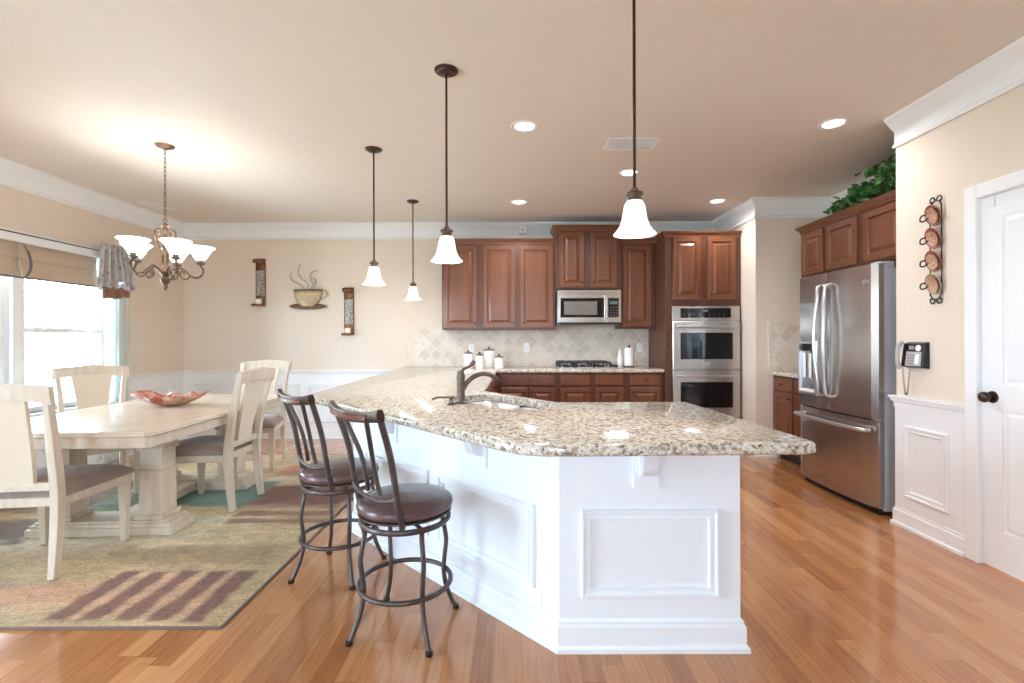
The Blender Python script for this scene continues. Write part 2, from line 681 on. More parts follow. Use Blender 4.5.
def obj(name, bm, m, parent=None, smooth=None, bevel=0.0, world=False, subsurf=0, loc=None):
    if world and parent is not None:
        off = Vector((0, 0, 0))
        p = parent
        while p is not None:
            off += p.location
            p = p.parent
        bmesh.ops.translate(bm, verts=bm.verts, vec=-off)
    bmesh.ops.recalc_face_normals(bm, faces=bm.faces)
    me = bpy.data.meshes.new(name)
    bm.to_mesh(me)
    bm.free()
    me.materials.append(m)
    if smooth:
        for p in me.polygons:
            p.use_smooth = True
        if smooth < 179:
            me.set_sharp_from_angle(angle=math.radians(smooth))
    o = bpy.data.objects.new(name, me)
    COL.objects.link(o)
    if parent is not None:
        o.parent = parent
    if loc:
        o.location = loc
    if bevel:
        b = o.modifiers.new('bevel', 'BEVEL')
        b.width = bevel
        b.segments = 2
        b.limit_method = 'ANGLE'
        b.angle_limit = math.radians(40)
    if subsurf:
        s = o.modifiers.new('subsurf', 'SUBSURF')
        s.levels = s.render_levels = subsurf
    return o


def B():
    return bmesh.new()


def tag(o, label, cat, group=None, kind=None):
    o['label'] = label
    o['category'] = cat
    if group:
        o['group'] = group
    if kind:
        o['kind'] = kind
    return o


def thing(name, label, cat, loc=(0, 0, 0), rotz=0.0, group=None):
    o = bpy.data.objects.new(name, None)
    o.empty_display_size = 0.1
    COL.objects.link(o)
    o.location = loc
    o.rotation_euler = (0, 0, rotz)
    return tag(o, label, cat, group)


def struct(name, bm, m, smooth=None, bevel=0.0, parent=None):
    o = obj(name, bm, m, parent, smooth, bevel)
    o['kind'] = 'structure'
    return o


def children(o):
    return [c for c in bpy.data.objects if c.parent is o]


def dup(root, loc, rotz=0.0, label=None):
    """A copy of a thing with copies of its parts and their sub-parts."""
    r = root.copy()
    COL.objects.link(r)
    r.location = loc
    r.rotation_euler = (0, 0, rotz)
    if label:
        r['label'] = label
    for ch in children(root):
        if ch.type == 'LIGHT':
            pass
        c = ch.copy()
        COL.objects.link(c)
        c.parent = r
        for g in children(ch):
            d = g.copy()
            COL.objects.link(d)
            d.parent = c
    return r


def bx(x0, x1, y0, y1, z0, z1):
    bm = B()
    box(bm, x0, x1, y0, y1, z0, z1)
    return bm


# ------------------------------------------------------------------ the room
struct('floor', bx(XL - 0.15, 3.6, YREAR - 0.15, YB + 0.15, -0.12, 0.0), M['floor'])
struct('ceiling', bx(XL - 0.15, 3.6, YREAR - 0.15, YB + 0.15, CEIL, CEIL + 0.12), M['ceiling'])
struct('wall_back', bx(XL - 0.15, XCH + 0.05, YB, YB + 0.15, 0, CEIL), M['wall'])
bm = B()
box(bm, XCH, XALC + 0.15, YCH, YB + 0.15, 0, CEIL)
struct('wall_jog', bm, M['wall'])
struct('wall_alcove', bx(XALC, XALC + 0.15, YEND - 0.12, YCH, 0, CEIL), M['wall'])

# right wall with the door opening
DY0, DY1, DH = 1.93, 2.69, 2.03
bm = B()
box(bm, XR, XR + 0.12, DY1 + 0.012, YEND, 0, CEIL)
box(bm, XR, XR + 0.12, DY0 - 0.012, DY1 + 0.012, DH + 0.012, CEIL)
box(bm, XR, XR + 0.12, YREAR, DY0 - 0.012, 0, CEIL)
box(bm, XR + 0.12, XALC, YEND - 0.12, YEND, 0, CEIL)
struct('wall_right', bm, M['wall'])

# window wall: openings for the dining windows and unseen glazed doors added for daylight
WY0, WY1, WZ0, WZ1 = 3.14, 5.06, 0.62, 2.10
PY0, PY1, PZ1 = -0.2, 1.3, 2.2
bm = B()
W0, W1 = XL - 0.15, XL
box(bm, W0, W1, WY1, YB, 0, CEIL)
box(bm, W0, W1, WY0, WY1, 0, WZ0)
box(bm, W0, W1, WY0, WY1, WZ1, CEIL)
box(bm, W0, W1, PY1, WY0, 0, CEIL)
box(bm, W0, W1, PY0, PY1, PZ1, CEIL)
box(bm, W0, W1, YREAR, PY0, 0, CEIL)
struct('wall_left', bm, M['wall'])

# rear wall behind the camera with unseen windows added and sized for brightness
bm = B()
RZ0, RZ1 = 0.7, 2.2
box(bm, XL - 0.15, 3.6, YREAR - 0.15, YREAR, 0, RZ0)
box(bm, XL - 0.15, 3.6, YREAR - 0.15, YREAR, RZ1, CEIL)
rear_open = [(-3.3, -2.2), (-0.7, 0.4)]
xs = [XL - 0.15] + [v for p in rear_open for v in p] + [3.6]
for i in range(0, len(xs), 2):
    box(bm, xs[i], xs[i + 1], YREAR - 0.15, YREAR, RZ0, RZ1)
struct('wall_rear', bm, M['wall'])


def sash_window(name, y0, y1, z0, z1, x, mid=True):
    bm = B()
    f = 0.045
    box(bm, x - 0.05, x, y0, y1, z0, z0 + f)
    box(bm, x - 0.05, x, y0, y1, z1 - f, z1)
    box(bm, x - 0.05, x, y0, y0 + f, z0 + f, z1 - f)
    box(bm, x - 0.05, x, y1 - f, y1, z0 + f, z1 - f)
    zm = 1.35
    if mid:
        box(bm, x - 0.05, x - 0.005, y0 + f, y1 - f, zm - 0.022, zm + 0.022)
    w = struct(name, bm, M['white'], bevel=0.003)
    g = obj('pane', bx(x - 0.030, x - 0.026, y0 + f, y1 - f, z0 + f, z1 - f), M['glass'], w)
    g['kind'] = 'structure'
    return w


XW = XL - 0.06
sash_window('window_1', WY0, 4.06, WZ0, WZ1, XW)
sash_window('window_2', 4.16, WY1, WZ0, WZ1, XW)
sash_window('window_3', PY0, 0.53, 0.05, PZ1, XW, False)  # added glazed doors, out of view, to light the room
sash_window('window_4', 0.57, PY1, 0.05, PZ1, XW, False)
struct('trim_1', bx(XL - 0.12, XL + 0.012, 4.06, 4.16, WZ0, WZ1), M['white'], bevel=0.004)
bm = B()
box(bm, XL - 0.01, XL + 0.02, WY0 - 0.09, WY0, WZ0 - 0.02, WZ1 + 0.09)
box(bm, XL - 0.01, XL + 0.02, WY1, WY1 + 0.09, WZ0 - 0.02, WZ1 + 0.09)
box(bm, XL - 0.01, XL + 0.02, WY0, WY1, WZ1, WZ1 + 0.09)
struct('trim_2', bm, M['white'], bevel=0.004)
struct('trim_3', bx(XL - 0.12, XL + 0.07, WY0 - 0.1, WY1 + 0.1, WZ0 - 0.03, WZ0), M['white'], bevel=0.006)
for i, (a, b) in enumerate(rear_open):
    bm = B()
    f = 0.06
    y = YREAR - 0.09
    box(bm, a, b, y, y + 0.05, RZ0, RZ0 + f)
    box(bm, a, b, y, y + 0.05, RZ1 - f, RZ1)
    box(bm, a, a + f, y, y + 0.05, RZ0 + f, RZ1 - f)
    box(bm, b - f, b, y, y + 0.05, RZ0 + f, RZ1 - f)
    box(bm, (a + b) / 2 - 0.03, (a + b) / 2 + 0.03, y, y + 0.05, RZ0 + f, RZ1 - f)
    w = struct('window_%d' % (5 + i), bm, M['white'])  # added window behind the camera, lets daylight in
    g = obj('pane', bx(a + f, b - f, y + 0.022, y + 0.026, RZ0 + f, RZ1 - f), M['glass'], w)
    g['kind'] = 'structure'

# crown moulding
CROWN = [(0.0, 2.54), (0.018, 2.54), (0.022, 2.55), (0.018, 2.563), (0.008, 2.57), (0.008, 2.645), (0.014, 2.655), (0.030, 2.668), (0.054, 2.698), (0.066, 2.712), (0.076, 2.718), (0.076, 2.74), (0.0, 2.74)]
bm = B()
# walk clockwise seen from above so the room lies to the right -> use negative offsets
NEG = [(-o, z) for o, z in CROWN]
sweep(bm, [(XL, YREAR), (XL, YB), (XCH, YB), (XCH, YCH), (XALC, YCH), (XALC, YEND), (XR + 0.12, YEND)], NEG)
struct('trim_4', bm, M['white'], smooth=35)
bm = B()
sweep(bm, [(XR, YEND + 0.004), (XR, YREAR)], NEG)
struct('trim_5', bm, M['white'], smooth=35)

# chair rails, wainscot and baseboards
RAIL = [(0.0, 0.79), (0.010, 0.79), (0.012, 0.825), (0.022, 0.835), (0.026, 0.852), (0.034, 0.858), (0.034, 0.870), (0.0, 0.872)]
BASE = [(0.0, 0.0), (0.026, 0.0), (0.026, 0.018), (0.016, 0.026), (0.016, 0.098), (0.010, 0.108), (0.010, 0.118), (0.0, 0.126)]
NRAIL = [(-o, z) for o, z in RAIL]
NBASE = [(-o, z) for o, z in BASE]
T_ = 0.006
bm = B()
box(bm, XL, -1.08, YB - T_, YB, 0, 0.83)
box(bm, XL, XL + T_, WY1 + 0.09, YB, 0, 0.83)
box(bm, XL, XL + T_, PY1 + 0.1, WY1 + 0.09, 0, WZ0 - 0.03)
struct('trim_6', bm, M['white'])
bm = B()
sweep(bm, [(XL, WY1 + 0.09), (XL, YB), (-1.0, YB)], NRAIL)
struct('trim_7', bm, M['white'], smooth=30)
bm = B()
sweep(bm, [(XL, PY1 + 0.1), (XL, YB), (-1.04, YB)], NBASE)
struct('baseboard_left', bm, M['white'], smooth=30)
FRAME = [(0, 0), (0, -0.010), (0.005, -0.018), (0.013, -0.018), (0.017, -0.009), (0.030, -0.007), (0.033, -0.012), (0.039, -0.012), (0.044, 0)]


def mould(bm, x0, x1, z0, z1, mat):
    n0 = len(bm.verts)
    rect_rings(bm, x0, x1, z0, z1, FRAME, cap=False)
    bm.verts.ensure_lookup_table()
    bmesh.ops.transform(bm, matrix=mat, verts=bm.verts[n0:])


bm = B()
xx = XL + 0.12
while xx < -1.3:
    mould(bm, xx, min(xx + 0.62, -1.12), 0.21, 0.70, Matrix.Translation((0, YB - T_, 0)))
    xx += 0.74
mould(bm, 0.05, 0.72, 0.21, 0.70, Matrix.Translation((XL + T_, WY1 + 0.14, 0)) @ Matrix.Rotation(PI / 2, 4, 'Z'))
struct('trim_8', bm, M['white'])
CAS = 0.075
bm = B()
box(bm, XR - T_, XR, DY1 + CAS, YEND, 0, 0.83)
box(bm, XR - T_, XR + 0.12, YEND, YEND + T_, 0, 0.83)
struct('trim_9', bm, M['white'])
bm = B()
sweep(bm, [(XR + 0.12, YEND), (XR, YEND), (XR, DY1 + CAS)], NRAIL)
struct('trim_10', bm, M['white'], smooth=30)
bm = B()
sweep(bm, [(XR + 0.12, YEND), (XR, YEND), (XR, DY1 + CAS)], NBASE)
struct('baseboard_right', bm, M['white'], smooth=30)
bm = B()
mould(bm, YEND - 3.194, YEND - 2.872, 0.21, 0.68, Matrix.Translation((XR - T_, YEND, 0)) @ Matrix.Rotation(-PI / 2, 4, 'Z'))
struct('trim_11', bm, M['white'])
bm = B()
sweep(bm, [(XCH, YB - 0.62), (XCH, YCH), (2.78, YCH)], NBASE)
struct('baseboard_jog', bm, M['white'], smooth=30)

# the white door and its casing
bm = B()
for a, b in ((DY1, DY1 + CAS), (DY0 - CAS, DY0)):
    box(bm, XR - 0.018, XR + 0.12, a, b, 0, DH + CAS)
box(bm, XR - 0.018, XR + 0.12, DY0, DY1, DH, DH + CAS)
struct('trim_12', bm, M['white'], bevel=0.006)
door = bpy.data.objects.new('door_1', None)
COL.objects.link(door)
door.location = (XR + 0.012, DY1 - 0.0005, 0.008)
door.rotation_euler = (0, 0, -PI / 2)
door['kind'] = 'structure'
bm = B()
DW, DHH = DY1 - DY0 - 0.001, DH - 0.012
box(bm, 0, DW, 0.006, 0.04, 0, DHH)
# stiles and rails stand proud, panels are raised inside
st = 0.115
rails = [(0, 0.21), (0.86, 1.00), (DHH - 0.12, DHH)]
box(bm, 0, st, 0, 0.006, 0, DHH)
box(bm, DW - st, DW, 0, 0.006, 0, DHH)
cx_ = DW / 2
box(bm, cx_ - 0.05, cx_ + 0.05, 0, 0.006, 0.21, 0.86)
box(bm, cx_ - 0.05, cx_ + 0.05, 0, 0.006, 1.00, DHH - 0.12)
for a, b in rails:
    box(bm, st, DW - st, 0, 0.006, a, b)
PR = [(0, 0.006), (0.012, 0.0065), (0.03, 0.0005), (0.034, 0.0)]
for x0, x1 in ((st, cx_ - 0.05), (cx_ + 0.05, DW - st)):
    for z0, z1 in ((0.21, 0.86), (1.00, DHH - 0.12)):
        rect_rings(bm, x0, x1, z0, z1, PR, True, False)
d_ = obj('door_leaf', bm, M['white_door'], door)
d_['kind'] = 'structure'
bm = B()
lathe(bm, [(0.0, 0.066), (0.014, 0.066), (0.026, 0.058), (0.030, 0.046), (0.026, 0.034), (0.013, 0.026), (0.011, 0.012), (0.030, 0.010), (0.033, 0.0)], 24, mat=Matrix.Translation((0.06, 0, 0.925)) @ Matrix.Rotation(PI / 2, 4, 'X'))
obj('door_knob', bm, M['dark_bronze'], door, smooth=40)
bm = B()
box(bm, 0.05, 0.078, -0.006, 0.002, DHH - 0.06, DHH + 0.001)
obj('hook', bm, M['plate_white'], door)

# ------------------------------------------------------------------ backsplash
bm = B()
box(bm, -1.385, 1.715, YB - 0.012, YB, 0.915, 1.40)
struct('trim_13', bm, M['tile'])
bm = B()
for i in range(4):
    box(bm, -1.385, -1.31, YB - 0.015, YB - 0.011, 0.918 + i * 0.12, 0.918 + i * 0.12 + 0.116)
for i in range(31):
    x = -1.306 + i * 0.1
    if x < 0.5 or x > 1.25:
        continue
struct('trim_14', bm, M['tile_border'])
bm = B()
box(bm, 2.70, XALC, YCH - 0.012, YCH, 0.915, 1.44)
struct('trim_15', bm, M['tile'])
bm = B()
for i in range(5):
    box(bm, 2.70, 2.745, YCH - 0.015, YCH - 0.011, 0.918 + i * 0.104, 0.918 + i * 0.104 + 0.101)
for i in range(7):
    box(bm, 2.748 + i * 0.092, 2.748 + i * 0.092 + 0.089, YCH - 0.015, YCH - 0.011, 1.395, 1.438)
struct('trim_16', bm, M['tile_border'])


# ------------------------------------------------------------------ cabinets
def knob(parent, x, z, y=-0.020):
    bm = B()
    lathe(bm, [(0.0, 0.026), (0.009, 0.025), (0.013, 0.020), (0.012, 0.014), (0.006, 0.010), (0.006, 0.0)], 12, mat=Matrix.Translation((x, y, z)) @ Matrix.Rotation(PI / 2, 4, 'X'))
    return obj('knob', bm, M['dark_bronze'], parent, smooth=40)


def cab_door(parent, x0, x1, z0, z1, kx=None, kz=None):
    bm = B()
    rect_rings(bm, x0, x1, z0, z1, DOOR_RINGS)
    d = obj('door', bm, M['cabinet'], parent)
    if kx is not None:
        knob(d, kx, kz)
    return d


def cab_drawer(parent, x0, x1, z0, z1, k=True):
    bm = B()
    rect_rings(bm, x0, x1, z0, z1, DRAWER_RINGS)
    d = obj('drawer', bm, M['cabinet'], parent)
    if k:
        knob(d, (x0 + x1) / 2, (z0 + z1) / 2)
    return d


def cornice(bm, w, dep, z, left=True, right=True, ret=None):
    prof = [(0.0, z - 0.012), (-0.008, z - 0.012), (-0.010, z + 0.004), (-0.020, z + 0.020), (-0.036, z + 0.034), (-0.040, z + 0.050), (0.0, z + 0.050)]
    path = []
    # counter-clockwise order keeps outside on the right
    if left:
        path.append((0, ret or dep))
    path += [(0, 0), (w, 0)]
    if right:
        path.append((w, dep))
    sweep(bm, path, prof)


def upper_cabinet(label, x0, x1, yfront, z0, z1, doors, dep, left=False, right=False, group='cherry wall cabinets', rot=0.0, loc=None, crown=True):
    w = x1 - x0
    t = thing('wall_cabinet', label, 'cabinet', loc or (x0, yfront, z0), rot, group)
    h = z1 - z0
    obj('body', bx(0.0005, w - 0.0005, 0, dep, 0, h), M['cabinet_dark'], t, bevel=0.002)
    if crown:
        bm = B()
        cornice(bm, w, dep, h, left, right)
        obj('cornice', bm, M['cabinet'], t)
    for (a, b, kside) in doors:
        zk = 0.095
        kx = None if kside is None else (b - 0.032 if kside == 'R' else a + 0.032)
        cab_door(t, a, b, 0.022, h - 0.03, kx, zk - 0.015)
    return t


YU = 5.84
UB = 1.376
UT = 2.42
upper_cabinet('single-door cherry wall cabinet at the left end of the run', -0.87, -0.41, YU, UB, UT, [(0.022, 0.425, 'R')], YB - YU - 0.001, left=True)
upper_cabinet('two-door cherry wall cabinet just left of the microwave', -0.41, 0.50, YU, UB, UT, [(0.040, 0.425, 'R'), (0.485, 0.885, 'L')], YB - YU - 0.001)
upper_cabinet('short raised cherry wall cabinet above the microwave', 0.50, 1.285, 5.80, 1.855, 2.57, [(0.05, 0.345, 'R'), (0.42, 0.735, 'L')], YB - 5.80 - 0.001, left=True, right=True)
upper_cabinet('single-door cherry wall cabinet between the microwave and the oven tower', 1.285, 1.71, YU, UB + 0.008, UT, [(0.03, 0.375, 'L')], YB - YU - 0.001)

# oven tower
OX0, OX1, YO = 1.712, 2.566, 5.47
tw = thing('oven_cabinet', 'tall cherry cabinet housing the double oven', 'cabinet', (OX0, YO, 0))
W = OX1 - OX0
bm = B()
dep = YB - YO - 0.001
box(bm, 0, 0.07, 0, dep, 0.1, 2.42)
box(bm, W - 0.022, W, 0, dep, 0.1, 2.42)
box(bm, 0.07, W - 0.022, 0, dep, 1.63, 2.42)
box(bm, 0.07, W - 0.022, 0, dep, 0.1, 0.365)
box(bm, 0.07, W - 0.022, dep - 0.03, dep, 0.365, 1.63)
obj('body', bm, M['cabinet_dark'], tw, bevel=0.002)
obj('toe_kick', bx(0.0, W, 0.07, dep, 0, 0.0995), M['black'], tw)
bm = B()
cornice(bm, W, dep, 2.42, True, False, 0.315)
obj('cornice', bm, M['cabinet'], tw)
cab_door(tw, 0.085, 0.40, 1.70, 2.405, 0.372, 1.77)
cab_door(tw, 0.475, 0.795, 1.70, 2.405, 0.503, 1.77)
cab_drawer(tw, 0.05, W - 0.03, 0.12, 0.345)

# the double oven itself
ov = thing('double_oven', 'stainless double wall oven with two black glass windows', 'oven', (OX0 + 0.0715, YO - 0.004, 0.37))
OW = 0.758
obj('body', bx(0.012, OW - 0.012, 0.01, 0.55, 0.0, 1.245), M['grey_side'], ov)
obj('trim_frame', bx(0, OW, -0.012, 0.012, -0.0, 1.255), M['steel_h'], ov, bevel=0.002)
cp = obj('control_panel', bx(0.0, OW, -0.026, -0.0125, 1.095, 1.255), M['steel_h'], ov, bevel=0.003)
dd = obj('display_glass', bx(0.09, OW - 0.10, -0.029, -0.0255, 1.125, 1.232), M['black_glass'], cp)
bm = B()
box(bm, 0.345, 0.40, -0.0305, -0.0288, 1.19, 1.215)
obj('clock_display', bm, M['display'], cp)
for i in range(9):
    for j in range(2):
        obj('button', bx(0.13 + i * 0.055, 0.15 + i * 0.055, -0.0302, -0.0288, 1.142 + j * 0.022, 1.147 + j * 0.022), M['dim_key'], cp)
for z0, z1 in ((0.545, 1.085), (0.0, 0.533)):
    bm = B()
    rect_rings(bm, 0.0, OW, z0, z1, [(0, -0.0125), (0, -0.034), (0.006, -0.040)])
    d = obj('oven_door', bm, M['steel_h'], ov)
    bm = B()
    rect_rings(bm, 0.085, OW - 0.085, z0 + 0.115, z1 - 0.13, [(0, -0.0395), (0, -0.0425), (0.004, -0.044)])
    obj('window', bm, M['black_glass'], d)
    bm = B()
    zz = z1 - 0.055
    pts = [(0.045, -0.038, zz), (0.05, -0.075, zz), (0.12, -0.088, zz - 0.006), (OW / 2, -0.095, zz - 0.012), (OW - 0.12, -0.088, zz - 0.006), (OW - 0.05, -0.075, zz), (OW - 0.045, -0.038, zz)]
    tube(bm, catmull(pts, 5), 0.012, 10)
    obj('handle', bm, M['steel_bright'], d, smooth=60)
bm = B()
rect_rings(bm, OW / 2 - 0.042, OW / 2 + 0.042, 0.585, 0.622, [(0, -0.040), (0.002, -0.0425)])
obj('badge', bm, M['steel_bright'], ov)

# microwave
mw = thing('microwave', 'stainless over-the-range microwave under the raised cabinet', 'microwave', (0.521, 5.77, 1.432))
MWW, MWH = 0.757, 0.41
obj('body', bx(0, MWW, 0.02, 0.395, 0, MWH), M['grey_side'], mw)
bm = B()
rect_rings(bm, 0, MWW, 0.0, 0.022, [(0, 0.02), (0, -0.004), (0.002, -0.006)])
obj('bottom_strip', bm, M['black'], mw)
vt = obj('top_vent', bx(0, MWW, -0.006, 0.02, MWH - 0.045, MWH), M['steel_h'], mw, bevel=0.002)
bm = B()
for i in range(26):
    box(bm, 0.04 + i * 0.026, 0.056 + i * 0.026, -0.0068, -0.0055, MWH - 0.028, MWH - 0.022)
obj('vent_slots', bm, M['black'], vt)
bm = B()
rect_rings(bm, 0, 0.575, 0.024, MWH - 0.047, [(0, 0.02), (0, -0.012), (0.004, -0.016)])
dr = obj('door', bm, M['steel_h'], mw)
bm = B()
rect_rings(bm, 0.035, 0.565, 0.085, MWH - 0.095, [(0, -0.0155), (0, -0.018), (0.003, -0.019)])
obj('window', bm, M['black_glass'], dr)
bm = B()
rect_rings(bm, 0.075, 0.47, 0.115, MWH - 0.135, [(0, -0.0188), (0.002, -0.0195)])
obj('window_screen', bm, M['screen_grey'], dr)
bm = B()
tube(bm, catmull([(0.553, -0.015, 0.06), (0.553, -0.05, 0.07), (0.553, -0.062, 0.20), (0.553, -0.05, 0.33), (0.553, -0.015, 0.34)], 6), 0.011, 10)
obj('handle', bm, M['steel_bright'], dr, smooth=60)
bm = B()
rect_rings(bm, 0.577, MWW, 0.024, MWH - 0.047, [(0, 0.02), (0, -0.012), (0.004, -0.016)])
cpn = obj('control_panel', bm, M['steel_h'], mw)
bm = B()
rect_rings(bm, 0.60, MWW - 0.03, 0.085, MWH - 0.095, [(0, -0.0155), (0.002, -0.0185)])
obj('keypad', bm, M['black_glass'], cpn)
for i in range(3):
    for j in range(4):
        obj('button', bx(0.625 + i * 0.034, 0.645 + i * 0.034, -0.0195, -0.018, 0.10 + j * 0.032, 0.112 + j * 0.032), M['dim_key'], cpn)
bm = B()
box(bm, 0.62, 0.71, -0.0195, -0.018, 0.24, 0.275)
obj('clock_display', bm, M['display'], cpn)

# base cabinets of the back run
CT0, CT1 = 0.875, 0.915


def base_cabinet(label, w, dep, loc, rot, fronts, group='cherry base cabinets'):
    t = thing('base_cabinet', label, 'cabinet', loc, rot, group)
    obj('body', bx(0.0005, w - 0.0005, 0, dep, 0.10, CT0 - 0.001), M['cabinet_dark'], t, bevel=0.002)
    obj('toe_kick', bx(0.0, w, 0.07, dep, 0, 0.0995), M['black'], t)
    for f in fronts:
        if f[0] == 'drawer':
            cab_drawer(t, f[1], f[2], 0.725, 0.855, f[3] if len(f) > 3 else True)
        else:
            cab_door(t, f[1], f[2], 0.12, 0.705, (f[2] - 0.03) if f[3] == 'R' else (f[1] + 0.03), 0.655)
    return t


YBF = 5.54
DB = YB - 0.002 - YBF
base_cabinet('cherry base cabinet with one wide drawer left of the cooktop', 0.69, DB, (-0.19, YBF, 0), 0, [('drawer', 0.04, 0.665), ('door', 0.04, 0.34, 'R'), ('door', 0.365, 0.665, 'L')])
base_cabinet('cherry base cabinet with twin false fronts under the cooktop', 0.785, DB, (0.50, YBF, 0), 0, [('drawer', 0.028, 0.37, False), ('drawer', 0.43, 0.75, False), ('door', 0.028, 0.37, 'R'), ('door', 0.43, 0.75, 'L')])
base_cabinet('cherry base cabinet with single drawer beside the oven tower', 0.425, DB, (1.285, YBF, 0), 0, [('drawer', 0.035, 0.395), ('door', 0.035, 0.395, 'L')])

# small cabinet between the jog wall and the refrigerator, facing left
base_cabinet('small cherry base cabinet with drawer beside the refrigerator', 0.78, 0.63, (2.755, YCH - 0.002, 0), -PI / 2, [('drawer', 0.03, 0.375), ('door', 0.03, 0.375, 'R'), ('drawer', 0.405, 0.75), ('door', 0.405, 0.75, 'L')])
bm = B()
box(bm, 2.715, XALC - 0.002, 4.345, YCH - 0.013, CT0, CT1)
tag(obj('small_countertop', bm, M['granite'], bevel=0.008), 'short granite countertop between the refrigerator and the tiled jog wall', 'countertop')

# cabinets above the refrigerator, facing left
XF = 2.78
upper_cabinet('single-door cherry cabinet at the far end, past the refrigerator top', 0, 0.37, 0, 1.835, 2.275, [(0.025, 0.345, None)], XALC - XF - 0.002, left=True, rot=-PI / 2, loc=(XF, 4.675, 1.835), group='cherry cabinets above the refrigerator')
upper_cabinet('two-door cherry cabinet right above the refrigerator under the garland', 0, 0.905, 0, 1.835, 2.275, [(0.025, 0.405, None), (0.475, 0.88, 'R')], XALC - XF - 0.002, right=False, rot=-PI / 2, loc=(XF, 4.305, 1.835), group='cherry cabinets above the refrigerator')

# ------------------------------------------------------------------ peninsula
S45 = math.sqrt(0.5)
pen = thing('peninsula_base', 'white panelled peninsula base carrying the granite counter', 'peninsula', (0, 2.5, 0))
PEN = [(0.91, 1.95), (0.91, 2.56), (0.88, 2.56), (0.88, 2.01), (0.205, 2.01), (-1.0, 3.215), (-1.0, YB - 0.03), (-1.06, YB - 0.03), (-1.06, 3.19), (0.18, 1.95)]
bm = B()
prism(bm, PEN, 0, CT0 - 0.001)
obj('body', bm, M['pen_white'], pen, world=True)
bm = B()
sweep(bm, [(-1.06, YB - 0.06), (-1.06, 3.19), (0.18, 1.95), (0.91, 1.95), (0.91, 2.56)], [(-o * 1.1, z) for o, z in BASE])
obj('baseboard', bm, M['pen_white'], pen, smooth=30, world=True)


def tdiag(t):
    return (0.18 - t, 1.95 + t)


MD = Matrix.Translation((-1.06, 3.19, 0)) @ Matrix.Rotation(-PI / 4, 4, 'Z')   # local x runs along the diagonal towards the front corner
LD = 1.24 * math.sqrt(2)
for (t0, t1) in ((0.09, 0.57), (0.636, 1.115)):
    bm = B()
    mould(bm, LD - t1 * math.sqrt(2), LD - t0 * math.sqrt(2), 0.205, 0.555, MD)
    obj('panel_moulding', bm, M['pen_white'], pen, world=True)
bm = B()
mould(bm, 0.266, 0.823, 0.212, 0.568, Matrix.Translation((0, 1.95, 0)))
obj('panel_moulding', bm, M['pen_white'], pen, world=True)
for yy in (3.45, 4.25, 5.05):
    bm = B()
    mould(bm, 0, 0.68, 0.205, 0.555, Matrix.Translation((-1.06, yy + 0.68, 0)) @ Matrix.Rotation(-PI / 2, 4, 'Z'))
    obj('panel_moulding', bm, M['pen_white'], pen, world=True)


def corbel(mat):
    bm = B()
    box(bm, -0.052, 0.052, -0.014, 0, 0.655, CT0 - 0.002)
    top = CT0 - 0.002
    ys = [(-0.014, top), (-0.15, top), (-0.155, top - 0.02), (-0.145, top - 0.045), (-0.115, top - 0.06), (-0.088, top - 0.085), (-0.075, top - 0.12), (-0.06, top - 0.15), (-0.03, top - 0.165), (-0.014, top - 0.17)]
    side_prism(bm, ys, -0.028, 0.028)
    box(bm, -0.034, 0.034, -0.16, -0.014, top - 0.012, top)
    bmesh.ops.transform(bm, matrix=mat, verts=bm.verts)
    obj('corbel', bm, M['pen_white'], pen, world=True, smooth=40)


corbel(Matrix.Translation((0.53, 1.95, 0)))
for t in (0.341, 0.891):
    corbel(MD @ Matrix.Translation((LD - t * math.sqrt(2), 0, 0)))
for yy in (3.7, 4.9):
    corbel(Matrix.Translation((-1.06, yy, 0)) @ Matrix.Rotation(-PI / 2, 4, 'Z'))


def outlet_part(parent, mat, name='outlet', horizontal=False):
    bm = B()
    w, h = (0.115, 0.075) if horizontal else (0.075, 0.115)
    rect_rings(bm, -w / 2, w / 2, -h / 2, h / 2, [(0, 0), (0, -0.004), (0.004, -0.007)])
    bmesh.ops.transform(bm, matrix=mat, verts=bm.verts)
    o = obj(name, bm, M['plate_white'], parent, world=parent is not None)
    bm = B()
    for s in (-1, 1):
        cx, cz = (s * 0.021, 0) if horizontal else (0, s * 0.021)
        rect_rings(bm, cx - 0.014, cx + 0.014, cz - 0.014, cz + 0.014, [(0, -0.0065), (0.002, -0.009)])
    bmesh.ops.transform(bm, matrix=mat, verts=bm.verts)
    so = obj('sockets', bm, M['ceramic'], o, world=parent is not None)
    return o


outlet_part(pen, MD @ Matrix.Translation((LD - 0.105 * math.sqrt(2), 0, 0.165)), horizontal=True)

# wooden kitchen side of the peninsula
base_cabinet('cherry base cabinet in the left arm, next to the back corner', 1.1, 0.715, (-0.22, 4.43, 0), PI / 2, [('drawer', 0.03, 0.53), ('drawer', 0.57, 1.07), ('door', 0.03, 0.53, 'R'), ('door', 0.57, 1.07, 'L')])
base_cabinet('cherry base cabinet in the left arm, next to the sink', 1.17, 0.715, (-0.22, 3.255, 0), PI / 2, [('drawer', 0.03, 0.56), ('drawer', 0.60, 1.14), ('door', 0.03, 0.56, 'R'), ('door', 0.60, 1.14, 'L')])
sb = thing('sink_cabinet', 'cherry corner cabinet carrying the sink basins', 'cabinet', (-0.1, 2.7, 0))
SBP = [(-0.94, 3.245), (0.22, 2.085), (0.295, 2.085), (0.295, 2.585), (0.235, 2.585), (-0.215, 3.195), (-0.215, 3.245)]
bm = B()
a_ = [(0.235, 2.59), (-0.215, 3.04)]
prism(bm, SBP, 0.10, 0.66)
prism(bm, [(0.235, 2.585), (0.219, 2.573), (-0.231, 3.183), (-0.215, 3.195)][::-1], 0.66, CT0 - 0.001)
obj('body', bm, M['cabinet_dark'], sb, world=True)
MS = Matrix.Translation((0.235, 2.585, 0)) @ Matrix.Rotation(math.radians(126.4), 4, 'Z')
